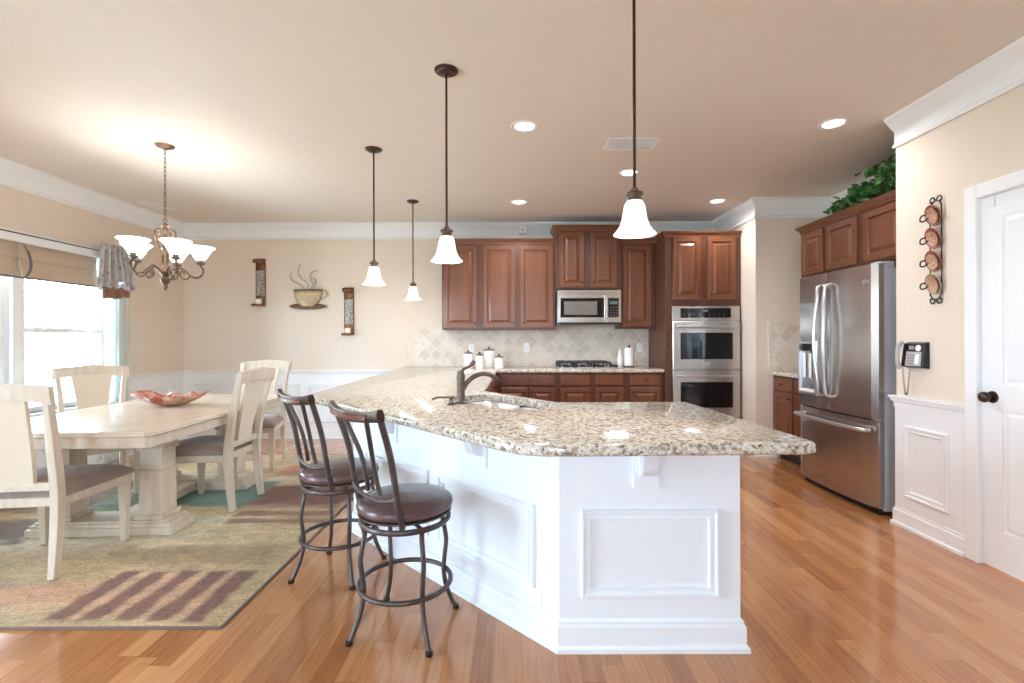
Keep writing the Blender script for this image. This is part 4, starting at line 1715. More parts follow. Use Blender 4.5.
def make_chair(label, loc, rot):
    """Faces -Y; origin on the floor under the seat's centre."""
    t = thing('dining_chair', label, 'chair', loc, rot, 'dining chairs around the table')
    SW, SD = 0.255, 0.235     # half width at front, half depth
    RW = 0.205
    bm = B()
    hexa(bm, [(-SW, -SD, 0.360), (SW, -SD, 0.360), (RW, SD, 0.360), (-RW, SD, 0.360)], [(-SW, -SD, 0.410), (SW, -SD, 0.410), (RW, SD, 0.410), (-RW, SD, 0.410)])
    obj('seat_frame', bm, M['cream_wood'], t, bevel=0.006)
    # cushion: domed grid
    bm = B()
    N = 12
    g = {}
    for i in range(N + 1):
        for j in range(N + 1):
            u, v = i / N * 2 - 1, j / N * 2 - 1
            hw = SW + (RW - SW) * (v + 1) / 2 + 0.004
            su = max(0.0, 1 - abs(u) ** 6)
            sv = max(0.0, 1 - abs(v) ** 6)
            z = 0.4155 + 0.012 + 0.055 * (su * sv) ** 0.5 + 0.008 * math.cos(u * PI / 2) * math.cos(v * PI / 2)
            g[i, j] = bm.verts.new((u * hw, v * (SD + 0.008) - 0.008, z))
    for i in range(N):
        for j in range(N):
            bm.faces.new((g[i, j], g[i + 1, j], g[i + 1, j + 1], g[i, j + 1]))
    edge = [g[i, 0] for i in range(N + 1)] + [g[N, j] for j in range(1, N + 1)] + [g[i, N] for i in range(N - 1, -1, -1)] + [g[0, j] for j in range(N - 1, 0, -1)]
    low = [bm.verts.new((v.co.x * 0.985, v.co.y * 0.985, 0.411)) for v in edge]
    for i in range(len(edge)):
        k = (i + 1) % len(edge)
        bm.faces.new((edge[k], edge[i], low[i], low[k]))
    bm.faces.new(low)
    obj('seat_cushion', bm, M['suede'], t, smooth=70)
    for s in (-1, 1):
        bm = B()
        x0, x1 = s * SW - s * 0.005, s * SW - s * 0.055
        xa, xb = min(x0, x1), max(x0, x1)
        ya, yb = -SD + 0.004, -SD + 0.054
        hexa(bm, [(xa + 0.008, ya + 0.006, 0.0), (xb - 0.008, ya + 0.006, 0.0), (xb - 0.008, yb - 0.012, 0.0), (xa + 0.008, yb - 0.012, 0.0)], [(xa, ya, 0.3595), (xb, ya, 0.3595), (xb, yb, 0.3595), (xa, yb, 0.3595)])
        obj('leg', bm, M['cream_wood'], t, bevel=0.004)
        # rear leg running on as the back post
        bm = B()
        pts = catmull([(s * (RW - 0.01), SD + 0.055, 0.004), (s * (RW - 0.012), SD + 0.032, 0.20), (s * (RW - 0.012), SD + 0.022, 0.42), (s * (RW - 0.010), SD + 0.045, 0.62), (s * RW, SD + 0.085, 0.82), (s * (RW + 0.018), SD + 0.128, 0.985)], 5)
        rr = [0.022 + 0.007 * math.sin(PI * min(1, i / (len(pts) - 1) * 1.15)) for i in range(len(pts))]
        tube(bm, pts, rr, 4, up=(0, 1, 0), flat=(1.3, 1.05))
        obj('leg', bm, M['cream_wood'], t, bevel=0.004)
    # top rail, crowned in the middle and bowed backwards
    bm = B()
    N = 14
    rows = []
    for i in range(N + 1):
        u = i / N * 2 - 1
        x = u * (RW + 0.042)
        yb = SD + 0.128 + 0.022 * (1 - u * u)
        zt = 1.018 + 0.016 * max(0, 1 - abs(u) * 2.2) - 0.014 * abs(u) ** 6
        zb = 0.925 + 0.012 * (1 - u * u) - 0.015 * abs(u) ** 8
        rows.append([bm.verts.new(p) for p in ((x, yb - 0.022, zb), (x, yb + 0.008, zb), (x, yb + 0.024, zt), (x, yb - 0.008, zt))])
    for a, b in zip(rows, rows[1:]):
        for k in range(4):
            bm.faces.new((a[k], a[(k + 1) % 4], b[(k + 1) % 4], b[k]))
    bm.faces.new(list(reversed(rows[0])))
    bm.faces.new(rows[-1])
    obj('top_rail', bm, M['cream_wood'], t, smooth=40)
    # splat: wide at the top, waisted towards the seat
    bm = B()
    rows = []
    N = 10
    for i in range(N + 1):
        u = i / N
        z = 0.47 + (0.945 - 0.47) * u
        hw = 0.088 + 0.047 * u ** 1.7
        y = SD + 0.022 + 0.115 * u ** 1.5
        rows.append([bm.verts.new(p) for p in ((-hw, y - 0.012, z), (hw, y - 0.012, z), (hw, y + 0.012, z), (-hw, y + 0.012, z))])
    for a, b in zip(rows, rows[1:]):
        for k in range(4):
            bm.faces.new((a[k], a[(k + 1) % 4], b[(k + 1) % 4], b[k]))
    bm.faces.new(list(reversed(rows[0])))
    bm.faces.new(rows[-1])
    obj('splat', bm, M['backing'], t, smooth=30)
    bm = B()
    tube(bm, [(-RW + 0.01, SD + 0.022, 0.475), (RW - 0.01, SD + 0.022, 0.475)], 0.020, 4, up=(0, 0, 1), flat=(1.5, 0.9))
    obj('lower_rail', bm, M['cream_wood'], t, bevel=0.003)
    return t


ch0 = make_chair('whitewashed dining chair at the near head of the table, seen from behind', (-2.615, 2.765, 0.0165), math.radians(187))
dup(ch0, (-2.32, 3.68, 0.0165), -PI / 2, 'whitewashed dining chair on the long side nearest the bar stools')
dup(ch0, (-2.56, 4.76, 0.0165), math.radians(10), 'whitewashed dining chair at the far head of the table, partly behind another')
dup(ch0, (-3.36, 3.895, 0.0165), math.radians(46), 'whitewashed dining chair by the window, its front facing across the table')

# rug
RX0, RX1, RY0, RY1 = -4.0, -1.28, 2.10, 5.25


def rug_color(x, y):
    def nz(s, k=0.0):
        return noise.noise(Vector((x * s + k, y * s * 2.2 + k, k)))
    base = Vector(rgb(206, 178, 132))
    def mixc(c, f):
        nonlocal base
        f = max(0.0, min(1.0, f))
        base = base.lerp(Vector(rgb(*c)), f)
    def boxm(x0, x1, y0, y1, e=0.05, w=0.05):
        wob = w * nz(6, 3.3)
        fx = min((x - x0 + wob) / e, (x1 - x + wob) / e)
        fy = min((y - y0 + wob) / e, (y1 - y + wob) / e)
        return max(0.0, min(1.0, min(fx, fy) + 0.5))
    mixc((180, 148, 98), 0.7 * (0.5 + nz(1.7, 9)))
    mixc((216, 204, 172), boxm(-3.3, -1.7, 2.9, 3.45, 0.2))
    mixc((166, 138, 92), 0.8 * boxm(-2.35, -1.36, 2.68, 2.93, 0.08, 0.1))
    mixc((206, 186, 138), 0.7 * boxm(-1.95, -1.32, 2.95, 3.25, 0.08))
    mixc((150, 104, 72), 0.9 * boxm(-1.98, -1.30, 3.28, 3.36, 0.03, 0.03))
    mixc((150, 104, 72), 0.9 * boxm(-1.98, -1.30, 3.43, 3.52, 0.03, 0.03))
    mixc((120, 66, 42), 0.95 * boxm(-2.10, -1.29, 3.62, 4.15, 0.1, 0.05))
    mixc((206, 192, 160), 0.9 * boxm(-2.2, -1.29, 4.22, 4.42, 0.06))
    mixc((186, 112, 74), 0.9 * boxm(-2.2, -1.29, 4.45, 4.80, 0.1))
    mixc((204, 186, 146), 0.8 * boxm(-2.2, -1.29, 4.85, 5.25, 0.08))
    mixc((84, 128, 110), 0.9 * boxm(-2.75, -2.05, 3.62, 4.25, 0.07, 0.06))
    mixc((98, 140, 122), 0.7 * boxm(-3.25, -2.8, 3.5, 3.95, 0.1))
    mixc((104, 76, 58), 0.9 * boxm(-4.0, -3.08, 2.98, 3.35, 0.08, 0.08))
    mixc((112, 82, 62), 0.8 * boxm(-4.0, -3.2, 3.5, 4.3, 0.08, 0.08))
    mixc((206, 150, 110), 0.75 * boxm(-2.9, -2.02, 2.28, 2.48, 0.1, 0.1))
    mixc((196, 168, 112), 0.7 * boxm(-3.6, -2.1, 2.5, 2.72, 0.1, 0.1))
    mixc((206, 158, 118), 0.75 * boxm(-2.04, -1.42, 2.16, 2.55, 0.05, 0.03))
    for k in range(5):
        cx = -2.05 + k * 0.155
        mixc((126, 74, 48), 0.97 * boxm(cx - 0.047, cx + 0.047, 2.15 - 0.005 * k, 2.60, 0.025, 0.02))
    mixc((188, 160, 108), 0.8 * boxm(-1.36, -1.28, 2.1, 3.2, 0.03, 0.03))
    m_ = 1 + 0.22 * noise.noise(Vector((x * 14, y * 26, 2))) + 0.16 * noise.noise(Vector((x * 30, y * 34, 7))) + 0.18 * noise.noise(Vector((x * 3, y * 11, 5)))
    return base * m_


NX, NY = 170, 200
me = bpy.data.meshes.new('rug')
vv, ff, cc = [], [], []
for j in range(NY + 1):
    for i in range(NX + 1):
        x = RX0 + (RX1 - RX0) * i / NX
        y = RY0 + (RY1 - RY0) * j / NY
        vv.append((x, y, 0.011))
        cc.append(rug_color(x, y))
for j in range(NY):
    for i in range(NX):
        a = j * (NX + 1) + i
        ff.append((a, a + 1, a + NX + 2, a + NX + 1))
me.from_pydata(vv, [], ff)
ca_ = me.color_attributes.new('pattern', 'FLOAT_COLOR', 'POINT')
for i, c_ in enumerate(cc):
    ca_.data[i].color = (c_[0], c_[1], c_[2], 1)
me.materials.append(M['rug'])
rug = thing('rug', 'beige area rug with brown, teal and rust blocks under the dining table', 'rug', (0, 0, 0))
ro = bpy.data.objects.new('pile', me)
COL.objects.link(ro)
ro.parent = rug
bm = B()
e = 0.010
for (a, b, c_, d_) in ((RX0 - e, RX1 + e, RY0 - e, RY0), (RX0 - e, RX1 + e, RY1, RY1 + e), (RX0 - e, RX0, RY0, RY1), (RX1, RX1 + e, RY0, RY1)):
    box(bm, a, b, c_, d_, 0.0, 0.0115)
box(bm, RX0, RX1, RY0, RY1, 0.0, 0.009)
obj('binding', bm, M['rug_edge'], rug)

# leaf-shaped red glass bowl
bw = thing('bowl', 'red and cream swirled glass bowl with wavy pointed rim', 'bowl', (-2.70, 3.80, 0.7455), math.radians(5))
bm = B()
NR, NA = 10, 60
rings = []
for i in range(NR + 1):
    u = i / NR
    rg = []
    for k in range(NA):
        a = 2 * PI * k / NA
        ex = 0.20 + 0.09 * abs(math.cos(a)) ** 5
        ey = 0.15
        r = 1 / math.sqrt((math.cos(a) / ex) ** 2 + (math.sin(a) / ey) ** 2)
        r *= (0.12 + 0.88 * u)
        w = u ** 2
        z = 0.004 + 0.075 * u ** 1.8 + w * (0.016 * math.sin(7 * a + 0.6) + 0.022 * abs(math.cos(a)) ** 5)
        r *= 1 + 0.05 * w * math.sin(9 * a)
        rg.append(bm.verts.new((r * math.cos(a), r * math.sin(a), z)))
    rings.append(rg)
for a, b in zip(rings, rings[1:]):
    for k in range(NA):
        bm.faces.new((a[k], a[(k + 1) % NA], b[(k + 1) % NA], b[k]))
bm.faces.new(list(reversed(rings[0])))
o = obj('glass_dish', bm, M['bowl'], bw, smooth=80)
so = o.modifiers.new('thickness', 'SOLIDIFY')
so.thickness = 0.006
so.offset = 1


# ------------------------------------------------------------------ bar stools
def make_stool(label, loc, rot, leg_rot):
    """Sitter faces -Y; origin on the floor under the seat's centre."""
    t = thing('bar_stool', label, 'stool', loc, rot, 'swivel bar stools at the peninsula')
    bm = B()
    lathe(bm, [(0, 0.518), (0.185, 0.518), (0.200, 0.524), (0.207, 0.542), (0.203, 0.558), (0.185, 0.570), (0.13, 0.578), (0.0, 0.582)], 40)
    obj('seat_cushion', bm, M['leather'], t, smooth=60)
    bm = B()
    lathe(bm, [(0.0, 0.507), (0.188, 0.507), (0.200, 0.509), (0.2, 0.516), (0.19, 0.5175), (0, 0.5175)], 40)
    lathe(bm, [(0.05, 0.48), (0.10, 0.485), (0.10, 0.507), (0.05, 0.507)], 24, closed=True)
    obj('swivel_plate', bm, M['stool_metal'], t, smooth=40)
    bm = B()
    pts = [(0.188 * math.cos(2 * PI * k / 40), 0.188 * math.sin(2 * PI * k / 40), 0.477) for k in range(40)]
    tube(bm, pts, 0.011, 8, closed=True, up=(0, 0, 1), flat=(1.1, 0.9))
    for k in range(2):
        a = leg_rot + k * PI / 2
        c_, s_ = math.cos(a) * 0.185, math.sin(a) * 0.185
        tube(bm, [(-c_, -s_, 0.478), (c_, s_, 0.478)], 0.008, 6)
    obj('seat_ring', bm, M['stool_metal'], t, smooth=50)
    for k in range(4):
        a = leg_rot + k * PI / 2
        bm = B()
        prof = [(0.186, 0.472), (0.178, 0.44), (0.19, 0.38), (0.196, 0.33), (0.188, 0.26), (0.183, 0.20), (0.196, 0.12), (0.228, 0.04), (0.243, 0.012)]
        tube(bm, catmull([(r * math.cos(a), r * math.sin(a), z) for r, z in prof], 4), 0.0105, 8)
        lg = obj('leg', bm, M['stool_metal'], t, smooth=60)
        bm = B()
        lathe(bm, [(0.014, 0.0), (0.016, 0.006), (0.0145, 0.018), (0.0, 0.022)], 12, c=(0.245 * math.cos(a), 0.245 * math.sin(a), 0))
        obj('foot_cap', bm, M['dark_bronze'], lg, smooth=40)
    bm = B()
    rr = 0.196
    pts = [(rr * math.cos(2 * PI * k / 48), rr * math.sin(2 * PI * k / 48), 0.20) for k in range(48)]
    tube(bm, pts, 0.0105, 8, closed=True)
    obj('foot_ring', bm, M['stool_metal'], t, smooth=60)
    # back
    for s in (-1, 1):
        bm = B()
        pts = catmull([(s * 0.166, 0.118, 0.500), (s * 0.170, 0.132, 0.56), (s * 0.174, 0.152, 0.66), (s * 0.175, 0.178, 0.80), (s * 0.186, 0.228, 0.955)], 5)
        tube(bm, pts, 0.0125, 8, up=(1, 0, 0), flat=(0.8, 1.1))
        obj('back_post', bm, M['stool_metal'], t, smooth=60)
        bm = B()
        pts = catmull([(s * 0.05, 0.150, 0.615), (s * 0.042, 0.163, 0.68), (s * 0.05, 0.185, 0.78), (s * 0.085, 0.224, 0.90), (s * 0.095, 0.238, 0.945)], 5)
        tube(bm, pts, 0.0095, 8, up=(1, 0, 0), flat=(0.8, 1.1))
        obj('splat', bm, M['stool_metal'], t, smooth=60)
    bm = B()
    tube(bm, catmull([(-0.174, 0.152, 0.622), (-0.09, 0.165, 0.603), (0, 0.17, 0.598), (0.09, 0.165, 0.603), (0.174, 0.152, 0.622)], 5), 0.009, 8)
    obj('lower_rail', bm, M['stool_metal'], t, smooth=60)
    bm = B()
    N = 16
    rows = []
    for i in range(N + 1):
        u = i / N * 2 - 1
        x = u * 0.205
        y = 0.238 + 0.03 * (1 - u * u)
        zt = 0.982 - 0.012 * (1 - u * u) + 0.008 * abs(u) ** 3
        zb = 0.942 - 0.012 * (1 - u * u)
        rows.append([bm.verts.new(p) for p in ((x, y - 0.018, zb), (x, y + 0.004, zb), (x, y + 0.016, (zb + zt) / 2), (x, y + 0.012, zt), (x, y - 0.010, zt), (x, y - 0.02, (zb + zt) / 2))])
    for a, b in zip(rows, rows[1:]):
        for k in range(6):
            bm.faces.new((a[k], a[(k + 1) % 6], b[(k + 1) % 6], b[k]))
    bm.faces.new(list(reversed(rows[0])))
    bm.faces.new(rows[-1])
    tr_ = obj('top_rail', bm, M['dark_bronze'], t, smooth=50)
    bm = B()
    rows = []
    for i in range(N + 1):
        u = i / N * 2 - 1
        x = u * 0.15
        uu = x / 0.205
        y = 0.238 + 0.03 * (1 - uu * uu) + 0.0115
        zm = 0.962 - 0.012 * (1 - uu * uu)
        rows.append([bm.verts.new(p) for p in ((x, y - 0.004, zm - 0.012), (x, y + 0.007, zm - 0.010), (x, y + 0.007, zm + 0.010), (x, y - 0.004, zm + 0.014))])
    for a, b in zip(rows, rows[1:]):
        for k in range(4):
            bm.faces.new((a[k], a[(k + 1) % 4], b[(k + 1) % 4], b[k]))
    bm.faces.new(list(reversed(rows[0])))
    bm.faces.new(rows[-1])
    obj('wood_inlay', bm, M['inlay'], tr_, smooth=40)
    return t


M['inlay'] = wood_mat('mahogany_inlay', rgb(84, 40, 26), rgb(128, 64, 40), 0.25, axis='X')
s0 = make_stool('bar stool with brown seat nearest the camera, in front of the white panelling', (-0.478, 2.12, 0), math.radians(135), math.radians(-101))
dup(s0, (-0.95, 2.63, 0), math.radians(135), 'bar stool with brown seat farther back, close to the rug edge')

# ------------------------------------------------------------------ window dressing
hb = thing('shade_headrail', 'long white headrail board above the dining window', 'headrail', (XL + 0.02, 4.0, 2.08))
obj('board', bx(XL + 0.0205, XL + 0.075, 3.0, 4.86, 2.085, 2.15), M['white'], hb, bevel=0.003, world=True)
bm = B()
tube(bm, [(XL + 0.055, 2.95, 2.158), (XL + 0.055, 5.20, 2.158)], 0.006, 8)
obj('rod', bm, M['dark_bronze'], hb, world=True, smooth=50)


def roman_shade(label, y0, y1):
    t = thing('roman_shade', label, 'shade', (XL + 0.03, (y0 + y1) / 2, 1.8), 0, 'tan roman shades')
    pts = [(0.0, 2.084), (0.0, 1.98), (0.006, 1.945), (0.022, 1.94), (0.012, 1.96), (0.01, 1.90), (0.016, 1.86), (0.03, 1.815), (0.036, 1.80), (0.03, 1.795)]
    bm = B()
    rows = []
    N = 10
    for i in range(N + 1):
        y = y0 + (y1 - y0) * i / N
        rows.append([bm.verts.new((XL + 0.030 + x, y, z)) for x, z in pts])
    for a, b in zip(rows, rows[1:]):
        for k in range(len(pts) - 1):
            bm.faces.new((a[k], a[k + 1], b[k + 1], b[k]))
    o = obj('fabric', bm, M['shade_cloth'], t, smooth=50, world=True)
    so = o.modifiers.new('thickness', 'SOLIDIFY')
    so.thickness = 0.004
    obj('hem_bar', bx(XL + 0.058, XL + 0.068, y0, y1, 1.782, 1.797), M['grey_cloth'], t, world=True)
    return t


rs2 = roman_shade('tan roman shade drawn up in front of the right-hand window', 4.09, 4.85)
rs1 = roman_shade('tan roman shade at the photo edge, drawn up before the nearer window', 3.12, 4.08)
bm = B()
tube(bm, catmull([(XL + 0.078, 4.09, 2.06), (XL + 0.09, 4.12, 1.99), (XL + 0.092, 4.135, 1.90), (XL + 0.088, 4.12, 1.83), (XL + 0.085, 4.09, 1.79)], 6), [0.006] * 4 + [0.010] * 16 + [0.007] * 5, 8, flat=(1, 0.6))
tag(obj('shade_tie', bm, M['grey_cloth'], smooth=60), 'grey cord tie hanging between the two roman shades', 'tie cord')

cv = thing('curtain_valance', 'gathered grey valance with brown fringe at the window corner', 'valance', (XL + 0.08, 5.13, 1.7))
NU, NV = 60, 14


def drape(y0, y1, ztop, zbot_f, x_f, taper_f, nu=NU, nv=NV):
    bm = B()
    g = {}
    for i in range(nu + 1):
        u = i / nu
        for j in range(nv + 1):
            v = j / nv
            yc = (y0 + y1) / 2
            y = yc + (y0 + (y1 - y0) * u - yc) * taper_f(v)
            z = ztop + (zbot_f(u) - ztop) * v
            g[i, j] = bm.verts.new((x_f(u, v), y, z))
    for i in range(nu):
        for j in range(nv):
            bm.faces.new((g[i, j], g[i + 1, j], g[i + 1, j + 1], g[i, j + 1]))
    return bm


zb = lambda u: 1.775 + 0.035 * math.sin(u * 14) - 0.03 * math.cos(u * PI * 2) + 0.03 * u
xf = lambda u, v: XL + 0.128 + (0.030 + 0.022 * v) * math.sin(u * 2 * PI * 5.5 + 0.5 * v) + 0.03 * v * math.sin(PI * u)
bm = drape(4.76, 5.16, 2.225, zb, xf, lambda v: 0.86 + 0.25 * v)
vf = obj('fabric', bm, M['valance'], cv, smooth=80, world=True)
bm = B()
tube(bm, [(XL + 0.128, 4.78, 2.185), (XL + 0.128, 5.15, 2.185)], 0.014, 8)
obj('gather_band', bm, M['valance'], cv, smooth=60, world=True)
zb2 = lambda u: 1.665 + 0.012 * math.sin(u * 11) + 0.05 * u
xf2 = lambda u, v: XL + 0.122 + (0.026 + 0.01 * v) * math.sin(u * 2 * PI * 3.5 + 0.9) + 0.03 * math.sin(PI * u)
bm = drape(4.80, 5.13, 1.80, zb2, xf2, lambda v: 1.05, nv=8)
obj('fringe', bm, M['valance_trim'], cv, smooth=80, world=True)
sc_ = thing('sheer_curtain', 'pale teal sheer curtain hanging to the floor at the window', 'curtain', (XL + 0.06, 5.12, 0.01))
xf3 = lambda u, v: XL + 0.062 + 0.016 * math.sin(u * 2 * PI * 6 + 0.8 * math.sin(3 * v)) * (0.6 + 0.4 * v)
bm = drape(4.875, 5.25, 2.145, lambda u: 0.012, xf3, lambda v: 1.0 - 0.12 * math.sin(PI * v), nv=24)
obj('fabric', bm, M['sheer'], sc_, smooth=80, world=True)

# outside: ground kept pale to bounce daylight indoors, neighbour's house, tree
lw = obj('ground_outside', bx(-40, 40, -40, 40, -0.7, -0.5), M['bounce_ground'])
lw['kind'] = 'structure'
nh = thing('neighbour_house', 'pale sided house seen faintly through the dining window', 'house', (-12.0, 9.0, -0.5))
bm = B()
box(bm, -14.5, -10.0, 6.2, 9.5, -0.5, 2.4)
for i in range(18):
    side_pts = None
    box(bm, -9.999, -9.985, 6.2, 9.5, -0.4 + i * 0.155, -0.4 + i * 0.155 + 0.14)
obj('wall', bm, M['siding'], nh, world=True)
bm = B()
hexa(bm, [(-14.8, 5.9, 2.4), (-9.6, 5.9, 2.4), (-9.6, 9.8, 2.4), (-14.8, 9.8, 2.4)], [(-12.4, 6.2, 4.0), (-12.0, 6.2, 4.0), (-12.0, 9.5, 4.0), (-12.4, 9.5, 4.0)])
obj('roof', bm, M['vent_dark'], nh, world=True)
bm = B()
rect_rings(bm, 0, 0.9, 0, 1.3, [(0, 0), (0, -0.03), (0.08, -0.03), (0.09, -0.01)])
bmesh.ops.transform(bm, matrix=Matrix.Translation((-9.98, 7.3, 0.6)) @ Matrix.Rotation(PI / 2, 4, 'Z'), verts=bm.verts)
obj('window', bm, M['white'], nh, world=True)
tr = thing('garden_tree', 'bare young tree outside behind the right-hand window pane', 'tree', (-7.6, 7.7, -0.5))
bm = B()
tube(bm, catmull([(0, 0, 0), (0.03, 0, 1.0), (-0.02, 0.05, 2.0), (0.05, 0.02, 3.2), (0.02, 0, 4.2)], 5), [0.07 - 0.0028 * i for i in range(21)], 8)
obj('trunk', bm, M['bark'], tr, smooth=60)
bm = B()
rnd = random.Random(3)
for i in range(26):
    z = 1.2 + i * 0.11
    a = rnd.random() * 2 * PI
    L = 0.8 - i * 0.018
    tube(bm, catmull([(0, 0, z), (L * 0.5 * math.cos(a), L * 0.5 * math.sin(a), z + 0.2), (L * math.cos(a + 0.3), L * math.sin(a + 0.3), z + 0.6)], 3), [0.022, 0.02, 0.018, 0.015, 0.012, 0.009, 0.006], 5)
obj('branches', bm, M['bark'], tr, smooth=60)

# ------------------------------------------------------------------ wall decor
YW = YB


def sconce(label, x, z0):
    t = thing('candle_sconce', label, 'wall sconce', (x, YW, z0), 0, 'candle sconces on the back wall')
    w, h = 0.062, 0.60
    # curled metal strap: hooks forward at the top, foot ledge at the bottom
    prof = [(-0.075, h - 0.055), (-0.088, h - 0.03), (-0.078, h - 0.008), (-0.05, h), (-0.022, h - 0.008), (-0.008, h - 0.035), (-0.008, 0.06), (-0.012, 0.012), (-0.03, 0.0), (-0.11, 0.0), (-0.118, 0.012), (-0.114, 0.028)]
    bm = B()
    path = catmull([(0, y, z) for y, z in prof], 4)
    rows = [[bm.verts.new((-w, p.y, p.z)), bm.verts.new((w, p.y, p.z))] for p in path]
    for a, b in zip(rows, rows[1:]):
        bm.faces.new((a[0], a[1], b[1], b[0]))
    o = obj('bracket', bm, M['brown_metal'], t, smooth=60)
    so = o.modifiers.new('thickness', 'SOLIDIFY')
    so.thickness = 0.006
    bm = B()
    rect_rings(bm, -0.052, 0.052, 0.14, 0.46, [(0, -0.007), (0, -0.016), (0.004, -0.020)])
    obj('panel', bm, M['mosaic'], t)
    bm = B()
    lathe(bm, [(0, 0.008), (0.036, 0.008), (0.036, 0.085), (0.033, 0.092), (0.0, 0.09)], 20, c=(0, -0.066, 0))
    cd = obj('candle', bm, M['candle'], t, smooth=40)
    bm = B()
    tube(bm, [(0, -0.066, 0.088), (0.002, -0.066, 0.104)], 0.0015, 6)
    obj('wick', bm, M['black'], cd)
    return t


c0 = sconce('brown candle sconce nearer the window corner, left of the metal cup', -3.225, 1.685)
dup(c0, (-2.10, YW, 1.315), 0, 'brown candle sconce lower down, to the right of the metal cup')

cup = thing('cup_wall_art', 'metal coffee cup wall art with curling steam', 'wall art', (-2.62, YW, 1.645))
bm = B()
# saucer: flattened lens shape
N = 40
for (hx, hz, zc, y0, y1, tgt) in ((0.235, 0.040, 0.040, -0.030, -0.001, 'saucer'),):
    f = [bm.verts.new((hx * math.cos(2 * PI * k / N), y0, zc + hz * math.sin(2 * PI * k / N))) for k in range(N)]
    b_ = [bm.verts.new((v.co.x, y1, v.co.z)) for v in f]
    m_ = [bm.verts.new((v.co.x * 0.8, y0 - 0.006, zc + (v.co.z - zc) * 0.6)) for v in f]
    for k in range(N):
        k2 = (k + 1) % N
        bm.faces.new((f[k], f[k2], m_[k2], m_[k]))
        bm.faces.new((b_[k], b_[k2], f[k2], f[k]))
    bm.faces.new(m_)
    bm.faces.new(b_)
obj('saucer', bm, M['gold_bronze'], cup, smooth=30)
bm = B()
prof = [(0.06, 0.035), (0.10, 0.05), (0.14, 0.09), (0.165, 0.14), (0.178, 0.20), (0.182, 0.245)]
rows = []
for hx, z in prof:
    rows.append([bm.verts.new((hx * math.cos(PI + PI * k / 16), -0.006 - 0.062 * math.sin(PI * k / 16), z)) for k in range(17)])
for a, b in zip(rows, rows[1:]):
    for k in range(16):
        bm.faces.new((a[k], a[k + 1], b[k + 1], b[k]))
o = obj('cup_bowl', bm, M['tan_glaze'], cup, smooth=60)
so = o.modifiers.new('thickness', 'SOLIDIFY')
so.thickness = 0.004
bm = B()
tube(bm, [(0.183 * math.cos(PI + PI * k / 16), -0.006 - 0.062 * math.sin(PI * k / 16), 0.245) for k in range(17)], 0.009, 8)
tube(bm, [(0.183, -0.008, 0.245), (-0.183, -0.008, 0.245)], 0.006, 8)
obj('rim', bm, M['bronze'], cup, smooth=60)
bm = B()
tube(bm, catmull([(0.172, -0.012, 0.235), (0.215, -0.012, 0.24), (0.238, -0.012, 0.20), (0.215, -0.012, 0.155), (0.165, -0.012, 0.13)], 6), 0.007, 8)
obj('handle', bm, M['tan_glaze'], cup, smooth=60)
for pts in ([(-0.03, 0.25), (-0.10, 0.31), (-0.20, 0.37), (-0.225, 0.44), (-0.205, 0.485)],
            [(-0.005, 0.25), (-0.015, 0.33), (-0.085, 0.39), (-0.13, 0.47), (-0.10, 0.57), (-0.085, 0.60)],
            [(0.03, 0.25), (0.06, 0.32), (0.035, 0.38), (0.03, 0.44), (0.07, 0.485), (0.13, 0.50)],
            [(0.06, 0.25), (0.09, 0.32), (0.10, 0.37), (0.06, 0.41)]):
    bm = B()
    pp = catmull([(x, -0.014, z) for x, z in pts], 5)
    tube(bm, pp, [0.012 * (1 - 0.75 * abs(i / (len(pp) - 1) * 2 - 1) ** 1.5) for i in range(len(pp))], 6, up=(0, 1, 0), flat=(0.3, 1))
    obj('steam', bm, M['steam_metal'], cup, smooth=60)

# scrolled iron rack with four cup medallions on the right wall
rk = thing('wall_cup_rack', 'scrolled iron wall rack holding four copper-red cups', 'wall art', (XR, 2.955, 1.46), -PI / 2)
rk.scale = (0.84, 0.9, 1.0)
# local: -Y faces into the room, x runs towards the camera
bm = B()
for s in (-1, 1):
    tube(bm, [(s * 0.048, -0.012, 0.06), (s * 0.048, -0.012, 0.605)], 0.004, 6)
    for zt, d in ((0.60, 1), (0.065, -1)):
        tube(bm, catmull([(s * 0.048, -0.012, zt), (s * 0.03, -0.012, zt + d * 0.025), (0.006 * s, -0.012, zt + d * 0.035), (s * 0.022, -0.012, zt + d * 0.058), (s * 0.045, -0.012, zt + d * 0.052), (s * 0.046, -0.012, zt + d * 0.03), (s * 0.032, -0.012, zt + d * 0.032)], 5), 0.004, 6)
for z in (0.11, 0.26, 0.40, 0.55):
    tube(bm, [(-0.048, -0.012, z), (0.048, -0.012, z)], 0.0035, 6)
obj('frame', bm, M['iron'], rk, smooth=60)
for i, z in enumerate((0.13, 0.27, 0.41, 0.55)):
    bm = B()
    mm = Matrix.Translation((0, -0.016, z)) @ Matrix.Rotation(math.radians(18), 4, 'X') @ Matrix.Rotation(PI / 2, 4, 'X')
    lathe(bm, [(0.0, 0.004), (0.045, 0.006), (0.064, 0.020), (0.068, 0.018), (0.05, 0.0), (0.0, 0.0)], 24, mat=mm)
    sc = obj('saucer', bm, M['copper'] if i else M['tan_glaze'], rk, smooth=60)
    bm = B()
    lathe(bm, [(0.0, 0.010), (0.030, 0.012), (0.044, 0.026), (0.048, 0.026), (0.036, 0.008), (0.0, 0.006)], 24, mat=mm)
    cu = obj('cup', bm, M['peach_glaze'], rk, smooth=60)
    bm = B()
    tube(bm, catmull([(-0.036, -0.055, z + 0.005), (-0.075, -0.055, z + 0.0), (-0.085, -0.05, z - 0.025), (-0.06, -0.045, z - 0.03), (-0.034, -0.04, z - 0.015)], 5), 0.005, 6)
    obj('handle', bm, M['iron'], cu, smooth=60)

